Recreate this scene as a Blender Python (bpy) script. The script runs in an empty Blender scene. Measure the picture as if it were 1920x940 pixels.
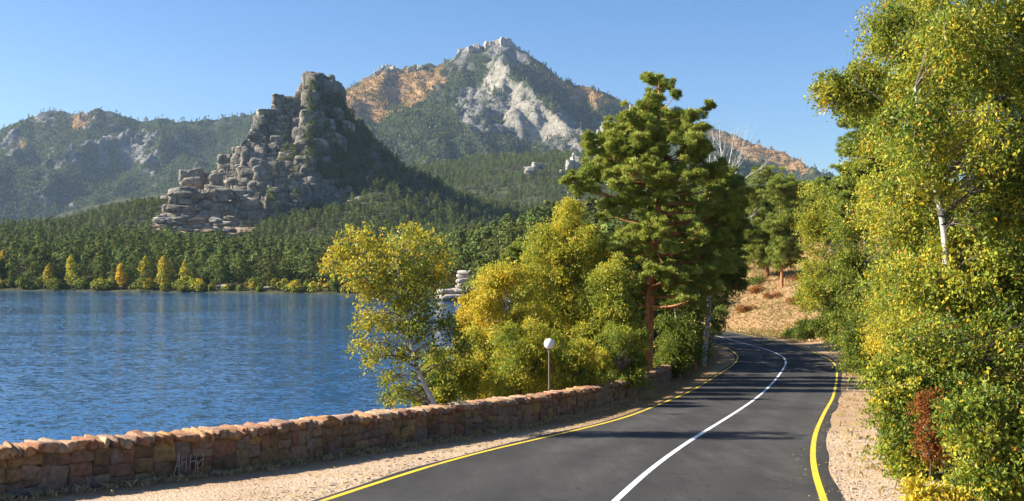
import bpy, math, random
import numpy as np
from mathutils import Vector, Matrix, Euler
R = np.random.default_rng(7)
random.seed(7)
F, CX, HY, CAMZ = 1900.0, 960.0, 500.0, 10.0      # focal length in photo pixels, horizon row, eye height over the lake
S = bpy.context.scene
COL = S.collection

# ------------------------------------------------------------------ camera, sky, sun, exposure
cd = bpy.data.cameras.new('camera'); cam = bpy.data.objects.new('camera', cd); COL.objects.link(cam)
cam.location = (0, 0, CAMZ); cam.rotation_euler = (math.radians(90), 0, 0)
cd.sensor_width = 36; cd.lens = 36 * F / 1920; cd.shift_y = 30 / 1920
cd.clip_start = 0.3; cd.clip_end = 20000
S.camera = cam
SUN_AZ, SUN_EL = math.radians(-87), math.radians(29)      # azimuth measured from +Y towards +X
w = bpy.data.worlds.new('World'); S.world = w; w.use_nodes = True
wn = w.node_tree; bg = wn.nodes['Background']; bg.inputs[1].default_value = 0.060
sky = wn.nodes.new('ShaderNodeTexSky'); sky.sky_type = 'NISHITA'; sky.sun_disc = False
sky.sun_elevation = SUN_EL; sky.sun_rotation = SUN_AZ; sky.altitude = 300
sky.air_density = 1.0; sky.dust_density = 0.9; sky.ozone_density = 3.2
hs = wn.nodes.new('ShaderNodeHueSaturation'); hs.inputs['Hue'].default_value = .508; hs.inputs['Saturation'].default_value = 1.27; hs.inputs['Value'].default_value = 1.06
wn.links.new(sky.outputs[0], hs.inputs['Color']); wn.links.new(hs.outputs[0], bg.inputs[0])
sd = Vector((math.sin(SUN_AZ) * math.cos(SUN_EL), math.cos(SUN_AZ) * math.cos(SUN_EL), math.sin(SUN_EL)))
ld = bpy.data.lights.new('sun', 'SUN'); ld.energy = 5.0; ld.angle = math.radians(0.5); ld.color = (1, 0.93, 0.82)
sun = bpy.data.objects.new('sun', ld); COL.objects.link(sun); sun.rotation_euler = sd.to_track_quat('Z', 'Y').to_euler()
S.view_settings.view_transform = 'Standard'; S.view_settings.look = 'None'
S.view_settings.exposure = 1.45; S.view_settings.gamma = 1.0
S.cycles.max_bounces = 6; S.cycles.diffuse_bounces = 3; S.cycles.glossy_bounces = 3; S.cycles.transmission_bounces = 3
S.cycles.volume_bounces = 0; S.cycles.transparent_max_bounces = 6

# ------------------------------------------------------------------ helpers
def P(px, py, d):
    return np.array([(px - CX) * d / F, d, CAMZ + (HY - py) * d / F])

def hsh(ix, iy, iz, s):
    n = (ix * 374761393 + iy * 668265263 + iz * 1274126177 + s * 974634777) & 0xffffffff
    n = ((n ^ (n >> 13)) * 1274126177) & 0xffffffff
    return ((n ^ (n >> 16)) & 0xffff) / 65535.0

def vnoise(x, y, z=None, s=0):
    z = np.zeros_like(x) if z is None else z
    ix, iy, iz = np.floor(x).astype(np.int64), np.floor(y).astype(np.int64), np.floor(z).astype(np.int64)
    fx, fy, fz = x - ix, y - iy, z - iz
    fx, fy, fz = [t * t * (3 - 2 * t) for t in (fx, fy, fz)]
    r = 0
    for a in (0, 1):
        for b in (0, 1):
            for c in (0, 1):
                r = r + hsh(ix + a, iy + b, iz + c, s) * np.where(a, fx, 1 - fx) * np.where(b, fy, 1 - fy) * np.where(c, fz, 1 - fz)
    return r

def fbm(x, y, z=None, o=5, s=0, ridge=False):
    r, a, t = 0, 1.0, 0
    z = np.zeros_like(x) if z is None else z
    for k in range(o):
        n = vnoise(x * 2 ** k, y * 2 ** k, z * 2 ** k, s + k)
        if ridge: n = 1 - np.abs(2 * n - 1)
        r = r + a * n; t += a; a *= 0.5
    return r / t

def link(o, parent=None):
    COL.objects.link(o)
    if parent is not None: o.parent = parent
    return o

def mesh_of(name, V, faces, mat=None, smooth=False, attrs=None):
    """faces: list of int arrays (n,k)"""
    me = bpy.data.meshes.new(name)
    V = np.asarray(V, dtype=np.float32)
    me.vertices.add(len(V)); me.vertices.foreach_set('co', V.ravel())
    faces = [np.asarray(f, dtype=np.int32) for f in faces if len(f)]
    if faces:
        lv = np.concatenate([f.ravel() for f in faces])
        tot = np.concatenate([np.full(len(f), f.shape[1], dtype=np.int32) for f in faces])
        st = np.concatenate([[0], np.cumsum(tot)[:-1]]).astype(np.int32)
        me.loops.add(len(lv)); me.loops.foreach_set('vertex_index', lv)
        me.polygons.add(len(tot)); me.polygons.foreach_set('loop_start', st)
        me.polygons.foreach_set('use_smooth', np.full(len(tot), bool(smooth)))
    for k, v in (attrs or {}).items():
        a = me.attributes.new(k, 'FLOAT', 'POINT'); a.data.foreach_set('value', np.asarray(v, dtype=np.float32))
    me.update(calc_edges=True); me.validate()
    if mat: me.materials.append(mat)
    return me

class MB:
    def __init__(s): s.v, s.q, s.t, s.a, s.n = [], [], [], [], 0
    def add(s, V, q=None, t=None, tone=0.5):
        V = np.asarray(V, dtype=np.float64)
        s.v.append(V)
        if q is not None and len(q): s.q.append(np.asarray(q) + s.n)
        if t is not None and len(t): s.t.append(np.asarray(t) + s.n)
        s.a.append(np.broadcast_to(np.asarray(tone, dtype=np.float64), (len(V),)))
        s.n += len(V)
    def mesh(s, name, mat, smooth=False, off=None):
        V = np.concatenate(s.v)
        if off is not None: V = V - np.asarray(off)
        fs = []
        if s.q: fs.append(np.concatenate(s.q))
        if s.t: fs.append(np.concatenate(s.t))
        return mesh_of(name, V, fs, mat, smooth, {'tone': np.concatenate(s.a)})
    def obj(s, name, mat, parent=None, smooth=False, off=None):
        return link(bpy.data.objects.new(name, s.mesh(name, mat, smooth, off)), parent)

def empty(name, loc, rz=0):
    o = bpy.data.objects.new(name, None); link(o); o.location = [float(c) for c in loc]; o.rotation_euler.z = rz
    o.empty_display_size = 0.2
    return o

def tag(o, label=None, cat=None, group=None, kind=None):
    if label: o['label'] = label
    if cat: o['category'] = cat
    if group: o['group'] = group
    if kind: o['kind'] = kind
    return o

def resample(path, n):
    p = np.asarray(path, dtype=float)
    s = np.concatenate([[0], np.cumsum(np.linalg.norm(np.diff(p[:, :3], axis=0), axis=1))])
    t = np.linspace(0, s[-1], n)
    return np.stack([np.interp(t, s, p[:, k]) for k in range(p.shape[1])], axis=1)

def smooth_path(path, n, it=2):
    p = np.asarray(path, dtype=float)
    for _ in range(it):
        q = [p[0]]
        for a, b in zip(p[:-1], p[1:]): q += [a * .75 + b * .25, a * .25 + b * .75]
        q.append(p[-1]); p = np.array(q)
    return resample(p, n)

def tube(mb, path, rad, sides=6, tone=0.5):
    p = np.asarray(path, dtype=float); n = len(p)
    rad = np.broadcast_to(np.asarray(rad, dtype=float), (n,))
    d = np.gradient(p, axis=0); d /= np.linalg.norm(d, axis=1, keepdims=True) + 1e-9
    ref = np.array([0.31, 0.95, 0.1]) if abs(d[0][2]) > 0.8 else np.array([0, 0, 1.0])
    u = np.cross(d, ref); u /= np.linalg.norm(u, axis=1, keepdims=True) + 1e-9
    v = np.cross(d, u)
    an = np.arange(sides) / sides * 2 * math.pi
    V = p[:, None] + rad[:, None, None] * (np.cos(an)[None, :, None] * u[:, None] + np.sin(an)[None, :, None] * v[:, None])
    i = np.arange(n - 1)[:, None] * sides; j = np.arange(sides)[None]; k = (j + 1) % sides
    q = np.stack([i + j, i + k, i + sides + k, i + sides + j], axis=-1).reshape(-1, 4)
    mb.add(V.reshape(-1, 3), q=q, tone=tone)

def seg_dist(px, py, poly):
    """nearest distance, signed side (+ = left of travel), parameter and interpolated third column for arrays of points"""
    poly = np.asarray(poly, dtype=float)
    best = np.full(px.shape, 1e18); side = np.zeros(px.shape); zz = np.zeros(px.shape)
    for a, b in zip(poly[:-1], poly[1:]):
        dx, dy = b[0] - a[0], b[1] - a[1]; L2 = dx * dx + dy * dy + 1e-12
        t = np.clip(((px - a[0]) * dx + (py - a[1]) * dy) / L2, 0, 1)
        ex, ey = px - (a[0] + t * dx), py - (a[1] + t * dy)
        dd = ex * ex + ey * ey; m = dd < best
        best = np.where(m, dd, best)
        side = np.where(m, np.sign(dx * (py - a[1]) - dy * (px - a[0])), side)
        if poly.shape[1] > 2: zz = np.where(m, a[2] + t * (b[2] - a[2]), zz)
    return np.sqrt(best), side, zz

def in_poly(x, y, poly):
    r = np.zeros(x.shape, dtype=bool); n = len(poly)
    for i in range(n):
        x1, y1 = poly[i]; x2, y2 = poly[(i + 1) % n]
        c = ((y1 > y) != (y2 > y)) & (x < (x2 - x1) * (y - y1) / ((y2 - y1) if y2 != y1 else 1e-9) + x1)
        r ^= c
    return r

def grid_mesh(name, xs, ys, Z, mat, attrs=None, smooth=True, **kw):
    nx, ny = len(xs), len(ys)
    X, Y = np.meshgrid(xs, ys)
    V = np.stack([X, Y, Z], axis=-1).reshape(-1, 3)
    i = np.arange(ny - 1)[:, None] * nx + np.arange(nx - 1)[None]
    q = np.stack([i, i + 1, i + nx + 1, i + nx], axis=-1).reshape(-1, 4)
    me = mesh_of(name, V, [q], mat, smooth, {k: v.ravel() for k, v in (attrs or {}).items()})
    return tag(link(bpy.data.objects.new(name, me)), **kw)

def bilin(xs, ys, Z, x, y):
    fx = np.clip((x - xs[0]) / (xs[1] - xs[0]), 0, len(xs) - 1.001); fy = np.clip((y - ys[0]) / (ys[1] - ys[0]), 0, len(ys) - 1.001)
    ix, iy = fx.astype(int), fy.astype(int); fx -= ix; fy -= iy
    return (Z[iy, ix] * (1 - fx) + Z[iy, ix + 1] * fx) * (1 - fy) + (Z[iy + 1, ix] * (1 - fx) + Z[iy + 1, ix + 1] * fx) * fy

# ------------------------------------------------------------------ materials
class M:
    def __init__(s, name):
        s.m = bpy.data.materials.new(name); s.m.use_nodes = True; s.t = s.m.node_tree
        s.b = s.t.nodes['Principled BSDF']; s.o = s.t.nodes['Material Output']
    def n(s, typ, ins=None, **kw):
        x = s.t.nodes.new('ShaderNode' + typ)
        for k, v in kw.items(): setattr(x, k, v)
        for k, v in (ins or {}).items():
            if isinstance(v, bpy.types.NodeSocket): s.t.links.new(v, x.inputs[k])
            else: x.inputs[k].default_value = v
        return x
    def l(s, a, b): s.t.links.new(a, b)
    def ramp(s, fac, stops, interp='LINEAR'):
        r = s.n('ValToRGB', {0: fac}); e = r.color_ramp.elements; r.color_ramp.interpolation = interp
        while len(e) > 1: e.remove(e[-1])
        e[0].position = stops[0][0]; e[0].color = (*stops[0][1], 1)
        for p_, c in stops[1:]: e.new(p_).color = (*c, 1)
        return r.outputs[0]
    def noise(s, vec, scale, det=4, rough=.55, dist=0):
        return s.n('TexNoise', {'Vector': vec, 'Scale': scale, 'Detail': det, 'Roughness': rough, 'Distortion': dist}).outputs[0]
    def mul(s, a, b): return s.n('Math', {0: a, 1: b}, operation='MULTIPLY').outputs[0]
    def add(s, a, b): return s.n('Math', {0: a, 1: b}, operation='ADD').outputs[0]
    def mixc(s, f, a, b, mode='MIX'):
        x = s.n('Mix', data_type='RGBA', blend_type=mode)
        for k, v in ((0, f), (6, a), (7, b)):
            if isinstance(v, bpy.types.NodeSocket): s.l(v, x.inputs[k])
            else: x.inputs[k].default_value = v if k == 0 else (*v, 1) if len(v) == 3 else v
        return x.outputs[2]
    def pos(s, scale=(1, 1, 1), rot=(0, 0, 0), rnd=False):
        v = s.n('NewGeometry').outputs['Position']
        if rnd:
            o = s.n('ObjectInfo').outputs['Random']
            v = s.n('VectorMath', {0: v, 1: s.n('CombineXYZ', {0: s.mul(o, 50.), 1: s.mul(o, 31.), 2: s.mul(o, 17.)}).outputs[0]}, operation='ADD').outputs[0]
        return s.n('Mapping', {'Vector': v, 'Scale': scale, 'Rotation': rot}).outputs[0]
    def bump(s, h, strength=.5, dist=.1, normal=None):
        b = s.n('Bump', {'Height': h, 'Strength': strength, 'Distance': dist})
        if normal is not None: s.l(normal, b.inputs['Normal'])
        return b.outputs[0]
    def fin(s, col, rough=.8, normal=None, spec=.3):
        if isinstance(col, bpy.types.NodeSocket): s.l(col, s.b.inputs['Base Color'])
        else: s.b.inputs['Base Color'].default_value = (*col, 1)
        if isinstance(rough, bpy.types.NodeSocket): s.l(rough, s.b.inputs['Roughness'])
        else: s.b.inputs['Roughness'].default_value = rough
        s.b.inputs['Specular IOR Level'].default_value = spec
        if normal is not None: s.l(normal, s.b.inputs['Normal'])
        return s.m
    def attr(s, name): return s.n('Attribute', attribute_name=name).outputs['Fac']

def leaf_mat(name, stops, trans=.38, spec=.25, hue=.0):
    m = M(name)
    c = m.ramp(m.attr('tone'), stops)
    if hue:
        r = m.n('ObjectInfo').outputs['Random']
        v = m.n('MapRange', {0: r, 3: 1 - hue, 4: 1 + hue}).outputs[0]
        c = m.n('HueSaturation', {'Color': c, 'Value': v, 'Hue': m.n('MapRange', {0: r, 3: .5 - hue * .06, 4: .5 + hue * .05}).outputs[0]}).outputs[0]
    m.fin(c, .5 if spec > .15 else .85, None, spec)
    tr = m.n('BsdfTranslucent', {'Color': m.mixc(.25, c, (.55, .5, .05))})
    mx = m.n('MixShader', {0: trans}); m.l(m.b.outputs[0], mx.inputs[1]); m.l(tr.outputs[0], mx.inputs[2])
    m.l(mx.outputs[0], m.o.inputs[0])
    return m.m

G0, G1, G2 = (.045, .09, .014), (.11, .18, .022), (.24, .29, .03)
YG, YE, GO, OR = (.44, .43, .045), (.66, .53, .04), (.62, .36, .03), (.58, .20, .03)
MAT = {}
MAT['leaf_birch'] = leaf_mat('leaf_birch', [(0, G0), (.25, G1), (.5, G2), (.72, YG), (.88, YE), (.97, GO), (1, OR)])
MAT['leaf_red'] = leaf_mat('leaf_red', [(0, (.10, .03, .012)), (.5, (.24, .07, .02)), (1, (.42, .16, .03))])
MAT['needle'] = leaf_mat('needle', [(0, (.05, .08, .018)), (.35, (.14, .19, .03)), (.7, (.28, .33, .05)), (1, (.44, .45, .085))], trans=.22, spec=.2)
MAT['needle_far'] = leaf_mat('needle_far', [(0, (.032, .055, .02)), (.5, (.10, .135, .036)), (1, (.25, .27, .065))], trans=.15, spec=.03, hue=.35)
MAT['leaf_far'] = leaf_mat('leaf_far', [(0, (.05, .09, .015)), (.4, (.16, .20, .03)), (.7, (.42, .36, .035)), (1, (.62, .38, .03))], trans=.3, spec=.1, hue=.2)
MAT['leaf_orange_far'] = leaf_mat('leaf_orange_far', [(0, (.26, .20, .08)), (.5, (.56, .33, .09)), (1, (.66, .38, .10))], trans=.2, spec=.1, hue=.35)

def bark_mat(name, cols, scale, stretch, dark=None, bump=.5):
    m = M(name); v = m.pos((scale, scale, scale * stretch))
    n = m.noise(v, 1, 6, .65)
    c = m.ramp(n, cols)
    if dark:
        n2 = m.noise(m.pos((2.0, 2.0, 9.0)), 1.2, 4, .6)
        c = m.mixc(m.ramp(n2, [(.56, (0, 0, 0)), (.62, (1, 1, 1))]), c, dark)
    return m.fin(c, .85, m.bump(n, bump, .04))
MAT['birch_bark'] = bark_mat('birch_bark', [(.3, (.38, .34, .29)), (.6, (.62, .58, .52))], 6, .5, dark=(.05, .04, .035))
MAT['dead_bark'] = bark_mat('dead_bark', [(.3, (.36, .33, .29)), (.7, (.6, .57, .52))], 8, .4)
MAT['pine_bark'] = bark_mat('pine_bark', [(.3, (.14, .055, .025)), (.5, (.42, .17, .06)), (.7, (.62, .30, .12))], 7, .35, bump=1)
MAT['dark_bark'] = bark_mat('dark_bark', [(.3, (.05, .035, .025)), (.7, (.15, .10, .07))], 8, .3)

MAT['twig'] = bark_mat('twig', [(.3, (.10, .075, .055)), (.7, (.26, .21, .17))], 8, .3)

def rock_mat(name, lo, mid, hi, sc, lichen=(.25, .23, .10), crack=.5, rnd=True, strata=0.0):
    m = M(name); v = m.pos((sc, sc, sc), rnd=rnd)
    big = m.noise(v, .35, 5, .6); fine = m.noise(v, 3.2, 8, .7)
    c = m.ramp(m.add(m.mul(big, .6), m.mul(fine, .4)), [(.34, lo), (.5, mid), (.66, hi)])
    st = m.noise(m.pos((sc * 1.6, sc * 1.6, sc * .16), rnd=rnd), 1.0, 5, .6)        # run-off streaks
    c = m.mixc(m.ramp(st, [(.50, (0, 0, 0)), (.66, (.75, .75, .75))]), c, tuple(x * .42 for x in lo))
    li = m.noise(v, 1.1, 6, .7, 1)
    c = m.mixc(m.ramp(li, [(.54, (0, 0, 0)), (.62, (.6, .6, .6))]), c, lichen)
    vo = m.n('TexVoronoi', {'Vector': m.pos((sc, sc, sc * 1.7), rnd=rnd), 'Scale': .30}, feature='DISTANCE_TO_EDGE').outputs[0]
    cr = m.ramp(vo, [(0, (0, 0, 0)), (.03, (1, 1, 1))])
    c = m.mixc(crack, c, m.mixc(1.0, c, cr, 'MULTIPLY'))
    h = m.add(m.add(m.mul(fine, .5), big), m.mul(cr, .35 * crack * 2))
    if strata:
        wv = m.noise(m.pos((sc * .15, sc * .15, sc * 2.6), rnd=rnd), 1.4, 4, .6, .3)
        h = m.add(h, m.mul(wv, strata))
        c = m.mixc(m.ramp(wv, [(.36, (.7, .7, .7)), (.46, (0, 0, 0))]), c, tuple(x * .5 for x in lo))
    return m.fin(c, .9, m.bump(h, .9, .5 / sc), .2)
MAT['granite'] = rock_mat('granite', (.09, .08, .068), (.24, .215, .175), (.47, .405, .315), .16)
MAT['granite_core'] = rock_mat('granite_core', (.09, .08, .068), (.22, .19, .155), (.38, .33, .26), .13, strata=1.2)
MAT['shore_rock'] = rock_mat('shore_rock', (.30, .26, .22), (.50, .44, .37), (.66, .58, .50), .7, lichen=(.42, .38, .3))
MAT['pale_rock'] = rock_mat('pale_rock', (.24, .22, .19), (.40, .36, .30), (.58, .52, .43), .12, lichen=(.3, .3, .2))

# mountain cover: forest floor / grey rock / pale rock / autumn brush by vertex attributes
def mountain_mat(name):
    m = M(name)
    fl = m.noise(m.pos((.06, .06, .06)), 1, 6, .7)
    floor = m.ramp(fl, [(.35, (.03, .05, .02)), (.65, (.085, .10, .045))])
    stv = m.pos((.010, .010, .035), (0, math.radians(42), 0))
    sn = m.noise(stv, 1.6, 8, .68, .6)
    n2 = m.noise(m.pos((.05, .05, .05)), 1, 7, .72)
    mixn = m.add(m.mul(sn, .55), m.mul(n2, .45))
    grey = m.ramp(mixn, [(.36, (.10, .095, .09)), (.5, (.25, .235, .215)), (.62, (.42, .39, .35))])
    pale = m.ramp(mixn, [(.34, (.17, .155, .12)), (.48, (.36, .325, .25)), (.62, (.56, .51, .41))])
    brush = m.ramp(mixn, [(.36, (.28, .17, .09)), (.52, (.50, .29, .12)), (.68, (.44, .37, .29))])
    c = m.mixc(m.attr('rock'), floor, grey)
    c = m.mixc(m.attr('pale'), c, pale)
    c = m.mixc(m.attr('brush'), c, brush)
    return m.fin(c, .95, m.bump(m.add(mixn, m.mul(fl, .3)), 1.0, 40), .1)
MAT['mountain'] = mountain_mat('mountain')

def hill_mat():
    m = M('hill_ground')
    a = m.noise(m.pos((.12, .12, .12)), 1, 6, .7); b = m.noise(m.pos((.03, .03, .25)), 1, 6, .65, .5)
    c = m.ramp(a, [(.35, (.03, .04, .018)), (.65, (.09, .085, .045))])
    red = m.ramp(m.add(m.mul(a, .5), m.mul(b, .5)), [(.38, (.13, .08, .05)), (.48, (.26, .17, .11)), (.56, (.42, .35, .28)), (.66, (.24, .14, .07))])
    c = m.mixc(m.attr('bare'), c, red)
    return m.fin(c, .95, m.bump(m.add(a, b), .9, 2.5), .1)
MAT['hill'] = hill_mat()

def ground_mat():
    m = M('ground')
    n1 = m.noise(m.pos((.5, .5, .5)), 1, 6, .65); n2 = m.noise(m.pos((9, 9, 9)), 1, 6, .75); n3 = m.noise(m.pos((2, 2, 2)), 1, 5, .7)
    vo = m.n('TexVoronoi', {'Vector': m.pos((22, 22, 22)), 'Scale': 1.0}).outputs[0]
    grav = m.ramp(m.add(m.mul(n2, .6), m.mul(n1, .4)), [(.32, (.28, .18, .11)), (.48, (.55, .40, .26)), (.66, (.70, .55, .39))])
    grav = m.mixc(m.ramp(vo, [(.08, (.35, .35, .35)), (.24, (0, 0, 0))]), grav, (.30, .22, .17))
    lit = m.ramp(m.add(m.mul(n2, .6), m.mul(n3, .4)), [(.35, (.10, .05, .02)), (.5, (.30, .15, .055)), (.66, (.46, .28, .12))])
    dry = m.ramp(m.add(m.mul(n2, .4), m.mul(n3, .6)), [(.34, (.24, .12, .06)), (.5, (.44, .26, .13)), (.68, (.56, .40, .23))])
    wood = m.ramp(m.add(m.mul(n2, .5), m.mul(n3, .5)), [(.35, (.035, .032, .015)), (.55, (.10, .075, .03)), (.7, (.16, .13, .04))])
    fl = m.add(m.attr('litter'), m.mul(m.add(n3, -.5), 1.3))
    fl = m.n('Clamp', {0: fl}).outputs[0]
    fl = m.mul(fl, m.n('Math', {0: m.attr('litter'), 1: .02}, operation='GREATER_THAN').outputs[0])
    c = m.mixc(fl, grav, lit)
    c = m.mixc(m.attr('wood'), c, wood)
    c = m.mixc(m.attr('dry'), c, dry)
    h = m.add(m.add(m.mul(n2, 1.), m.mul(n3, .8)), m.mul(vo, -.5))
    return m.fin(c, .95, m.bump(h, .8, .05), .15)
MAT['ground'] = ground_mat()

def asphalt_mat():
    m = M('asphalt')
    f = m.noise(m.pos((38, 38, 38)), 1, 3, .8); g = m.noise(m.pos((.35, .22, .3)), 1, 5, .6); h = m.noise(m.pos((2.2, .35, 1), (0, 0, -.3)), 1, 4, .6)
    c = m.ramp(m.add(m.mul(f, .55), m.mul(m.add(g, h), .225)), [(.34, (.032, .030, .028)), (.5, (.060, .057, .052)), (.62, (.105, .099, .090))])
    sp = m.n('TexVoronoi', {'Vector': m.pos((45, 45, 45)), 'Scale': 1.0}).outputs[0]
    c = m.mixc(m.ramp(sp, [(.12, (.55, .55, .55)), (.22, (0, 0, 0))]), c, (.20, .19, .18))
    ln = m.ramp(m.add(m.attr('lane'), m.mul(m.add(g, -.5), .10)), [(0, (.80, .78, .74)), (.10, (.92, .92, .92)), (.22, (1.16, 1.16, 1.16)), (.34, (.94, .94, .94)), (.46, (1.14, 1.14, 1.14)), (.6, (.90, .90, .90)), (.72, (1.15, 1.15, 1.15)), (.82, (.94, .94, .94)), (.92, (1.12, 1.12, 1.12)), (1, (.82, .80, .76))])
    c = m.mixc(1.0, c, ln, 'MULTIPLY')
    pt = m.noise(m.pos((.18, .07, .1)), 1, 3, .5); c = m.mixc(m.ramp(pt, [(.56, (0, 0, 0)), (.575, (.30, .30, .30))]), c, (.035, .035, .035))
    # bitumen-filled cracks wander over the lane
    vo = m.n('TexVoronoi', {'Vector': m.n('VectorMath', {0: m.pos((.16, .09, .1)), 1: m.n('TexNoise', {'Vector': m.pos((.5, .5, .5)), 'Scale': 1., 'Detail': 4.}).outputs[1]}, operation='ADD').outputs[0], 'Scale': 1.0}, feature='DISTANCE_TO_EDGE').outputs[0]
    c = m.mixc(m.ramp(vo, [(.0, (.55, .55, .55)), (.006, (0, 0, 0))]), c, (.02, .02, .02))
    return m.fin(c, .92, m.bump(m.add(f, m.mul(sp, -.5)), .5, .012), .12)
MAT['asphalt'] = asphalt_mat()

def paint_mat(name, col, worn):
    m = M(name); n = m.noise(m.pos((14, 14, 14)), 1, 6, .8); g = m.noise(m.pos((.8, .8, .8)), 1, 3, .6)
    c = m.mixc(m.ramp(m.add(m.mul(n, .7), m.mul(g, .3)), [(.51, (0, 0, 0)), (.60, (.85, .85, .85))]), col, worn)
    return m.fin(c, .6, m.bump(n, .3, .01), .3)
MAT['yellow_paint'] = paint_mat('yellow_paint', (.78, .53, .03), (.30, .24, .12))
MAT['white_paint'] = paint_mat('white_paint', (.82, .82, .82), (.38, .38, .38))

def stone_mat(name, stops, sc=9):
    m = M(name); r = m.add(m.mul(m.n('ObjectInfo').outputs['Random'], 1), m.attr('tone')); r = m.n('Math', {0: r}, operation='FRACT').outputs[0]
    c = m.ramp(r, stops); v = m.pos((sc, sc, sc), rnd=True)
    n = m.noise(v, 1, 7, .7); n2 = m.noise(v, .35, 4, .6)
    c = m.mixc(.75, c, m.ramp(n, [(.3, (.25, .25, .25)), (.6, (1.1, 1.1, 1.1))]), 'MULTIPLY')
    c = m.mixc(m.ramp(n2, [(.55, (0, 0, 0)), (.68, (.5, .5, .5))]), c, (.30, .25, .17))
    return m.fin(c, .92, m.bump(m.add(n, n2), .9, .035), .2)
MAT['wall_stone'] = stone_mat('wall_stone', [(0, (.13, .09, .06)), (.2, (.32, .20, .09)), (.35, (.24, .19, .15)), (.5, (.40, .27, .16)), (.65, (.30, .15, .09)), (.8, (.22, .17, .12)), (.9, (.40, .27, .10)), (1, (.28, .22, .18))])
MAT['cap_stone'] = stone_mat('cap_stone', [(0, (.44, .20, .11)), (.2, (.56, .32, .15)), (.4, (.34, .15, .10)), (.55, (.58, .42, .26)), (.7, (.54, .27, .09)), (.85, (.24, .14, .11)), (1, (.56, .38, .24))], 12)
m = M('mortar'); n_ = m.noise(m.pos((9, 9, 9)), 1, 6, .7)
MAT['mortar'] = m.fin(m.ramp(n_, [(.35, (.09, .07, .05)), (.65, (.24, .18, .12))]), .95, m.bump(n_, 1, .05), .1)

def water_mat():
    m = M('water')
    def wav(sc, rot, amp, det):
        n = m.n('TexNoise', {'Vector': m.pos(sc, (0, 0, rot)), 'Scale': 1.0, 'Detail': det, 'Roughness': .6, 'Distortion': .5}).outputs[1]
        return m.n('VectorMath', {0: m.n('VectorMath', {0: n, 1: (.5, .5, .5)}, operation='SUBTRACT').outputs[0], 1: (amp * .6, amp, 0)}, operation='MULTIPLY').outputs[0]
    va = lambda p, q: m.n('VectorMath', {0: p, 1: q}, operation='ADD').outputs[0]
    w_ = va(va(wav((1.3, 2.0, 1), .12, .66, 4), wav((.25, .42, 1), -.2, .20, 3)), wav((3.4, 5.0, 1), .05, .5, 2))
    gust = m.ramp(m.noise(m.pos((.012, .03, 1)), 1, 4, .6, .6), [(.36, (.35, .35, .35)), (.5, (.8, .8, .8)), (.66, (1.2, 1.2, 1.2))])
    w_ = m.n('VectorMath', {0: w_, 1: gust}, operation='MULTIPLY').outputs[0]
    b = m.n('VectorMath', {0: va(w_, (0, 0, 1))}, operation='NORMALIZE').outputs[0]
    m.fin((.018, .085, .20), .07, b, .5); m.b.inputs['IOR'].default_value = 1.33
    return m.m
MAT['water'] = water_mat()
MAT['grass'] = leaf_mat('grass', [(0, (.10, .13, .03)), (.4, (.34, .25, .10)), (1, (.72, .52, .29))], trans=.3, spec=.15)
MAT['pebble'] = stone_mat('pebble', [(0, (.45, .34, .25)), (.5, (.62, .50, .38)), (1, (.34, .26, .2))], 20)
m = M('globe'); MAT['globe'] = m.fin((.86, .86, .84), .25, None, .5)
m = M('pole_paint'); n_ = m.noise(m.pos((20, 20, 4)), 1, 5, .7)
MAT['pole'] = m.fin(m.ramp(n_, [(.4, (.10, .075, .05)), (.65, (.20, .15, .10))]), .55, None, .4)

# ------------------------------------------------------------------ road geometry (world, metres)
def zr(y):
    y = np.asarray(y, dtype=float)
    a = 10 - 2.6 - 0.074 * y
    t = np.clip((y - 46) / 36, 0, 1)
    flat = 2.62 + 0 * y
    # ease from the 7.4 % descent into the level stretch
    ease = (10 - 2.6 - 0.074 * 46) - 0.074 * 36 * (t - t ** 2 / 2) 
    r = np.where(y < 46, a, ease)
    return r

def ray_ground(px, py):
    lo, hi = 5.0, 400.0
    for _ in range(60):
        mid = (lo + hi) / 2
        v = HY + (CAMZ - float(zr(mid))) * F / mid
        if v > py: lo = mid
        else: hi = mid
    return np.array([(px - CX) * lo / F, lo])

Lp = [(605, 940), (700, 907), (850, 860), (940, 838), (1031, 819), (1170, 785), (1285, 738), (1340, 706), (1378, 682), (1386, 668), (1367, 654), (1346, 647)]
Rp = [(1547, 940), (1529, 900), (1522, 858), (1527, 815), (1545, 775), (1561, 748), (1569, 712), (1569, 688), (1560, 676), (1535, 664), (1486, 645), (1424, 635), (1380, 624)]
Cp = [(1155, 940), (1193, 900), (1245, 860), (1300, 822), (1350, 792), (1400, 760), (1440, 727), (1466, 696), (1475, 680), (1471, 670), (1451, 660), (1419, 650), (1358, 635), (1330, 627)]
Lw = np.array([ray_ground(*p) for p in Lp]); Rw = np.array([ray_ground(*p) for p in Rp]); Cw = np.array([ray_ground(*p) for p in Cp])
def ext0(W, y0=-12):
    d = (W[2] - W[0]); d /= d[1]
    return np.vstack([W[0] + d * (y0 - W[0][1]) * np.array([1, 1]), W])
def curve(W, ys):
    W = W[np.argsort(W[:, 1])]
    x = np.interp(ys, W[:, 1], W[:, 0])
    k = np.exp(-np.linspace(-2, 2, 13) ** 2); k /= k.sum()
    xp = np.pad(x, 6, mode='reflect', reflect_type='odd')
    return np.convolve(xp, k, 'valid')
ys_ = np.arange(-12, 99.01, 1.0)
Lx, Rx, Cx_ = curve(ext0(Lw), ys_), curve(ext0(Rw), ys_), curve(ext0(Cw), ys_)
tailL = [(19.0, 104), (17.6, 110), (14, 114.5), (8, 118.5), (3, 124), (0, 134), (-1, 150), (-3, 190), (-5, 240)]
tailC = [(21.8, 106), (20.8, 113), (16.5, 118.5), (10.5, 122.5), (6, 127), (3.3, 135), (2.2, 151), (.3, 190), (-1.5, 240)]
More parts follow.
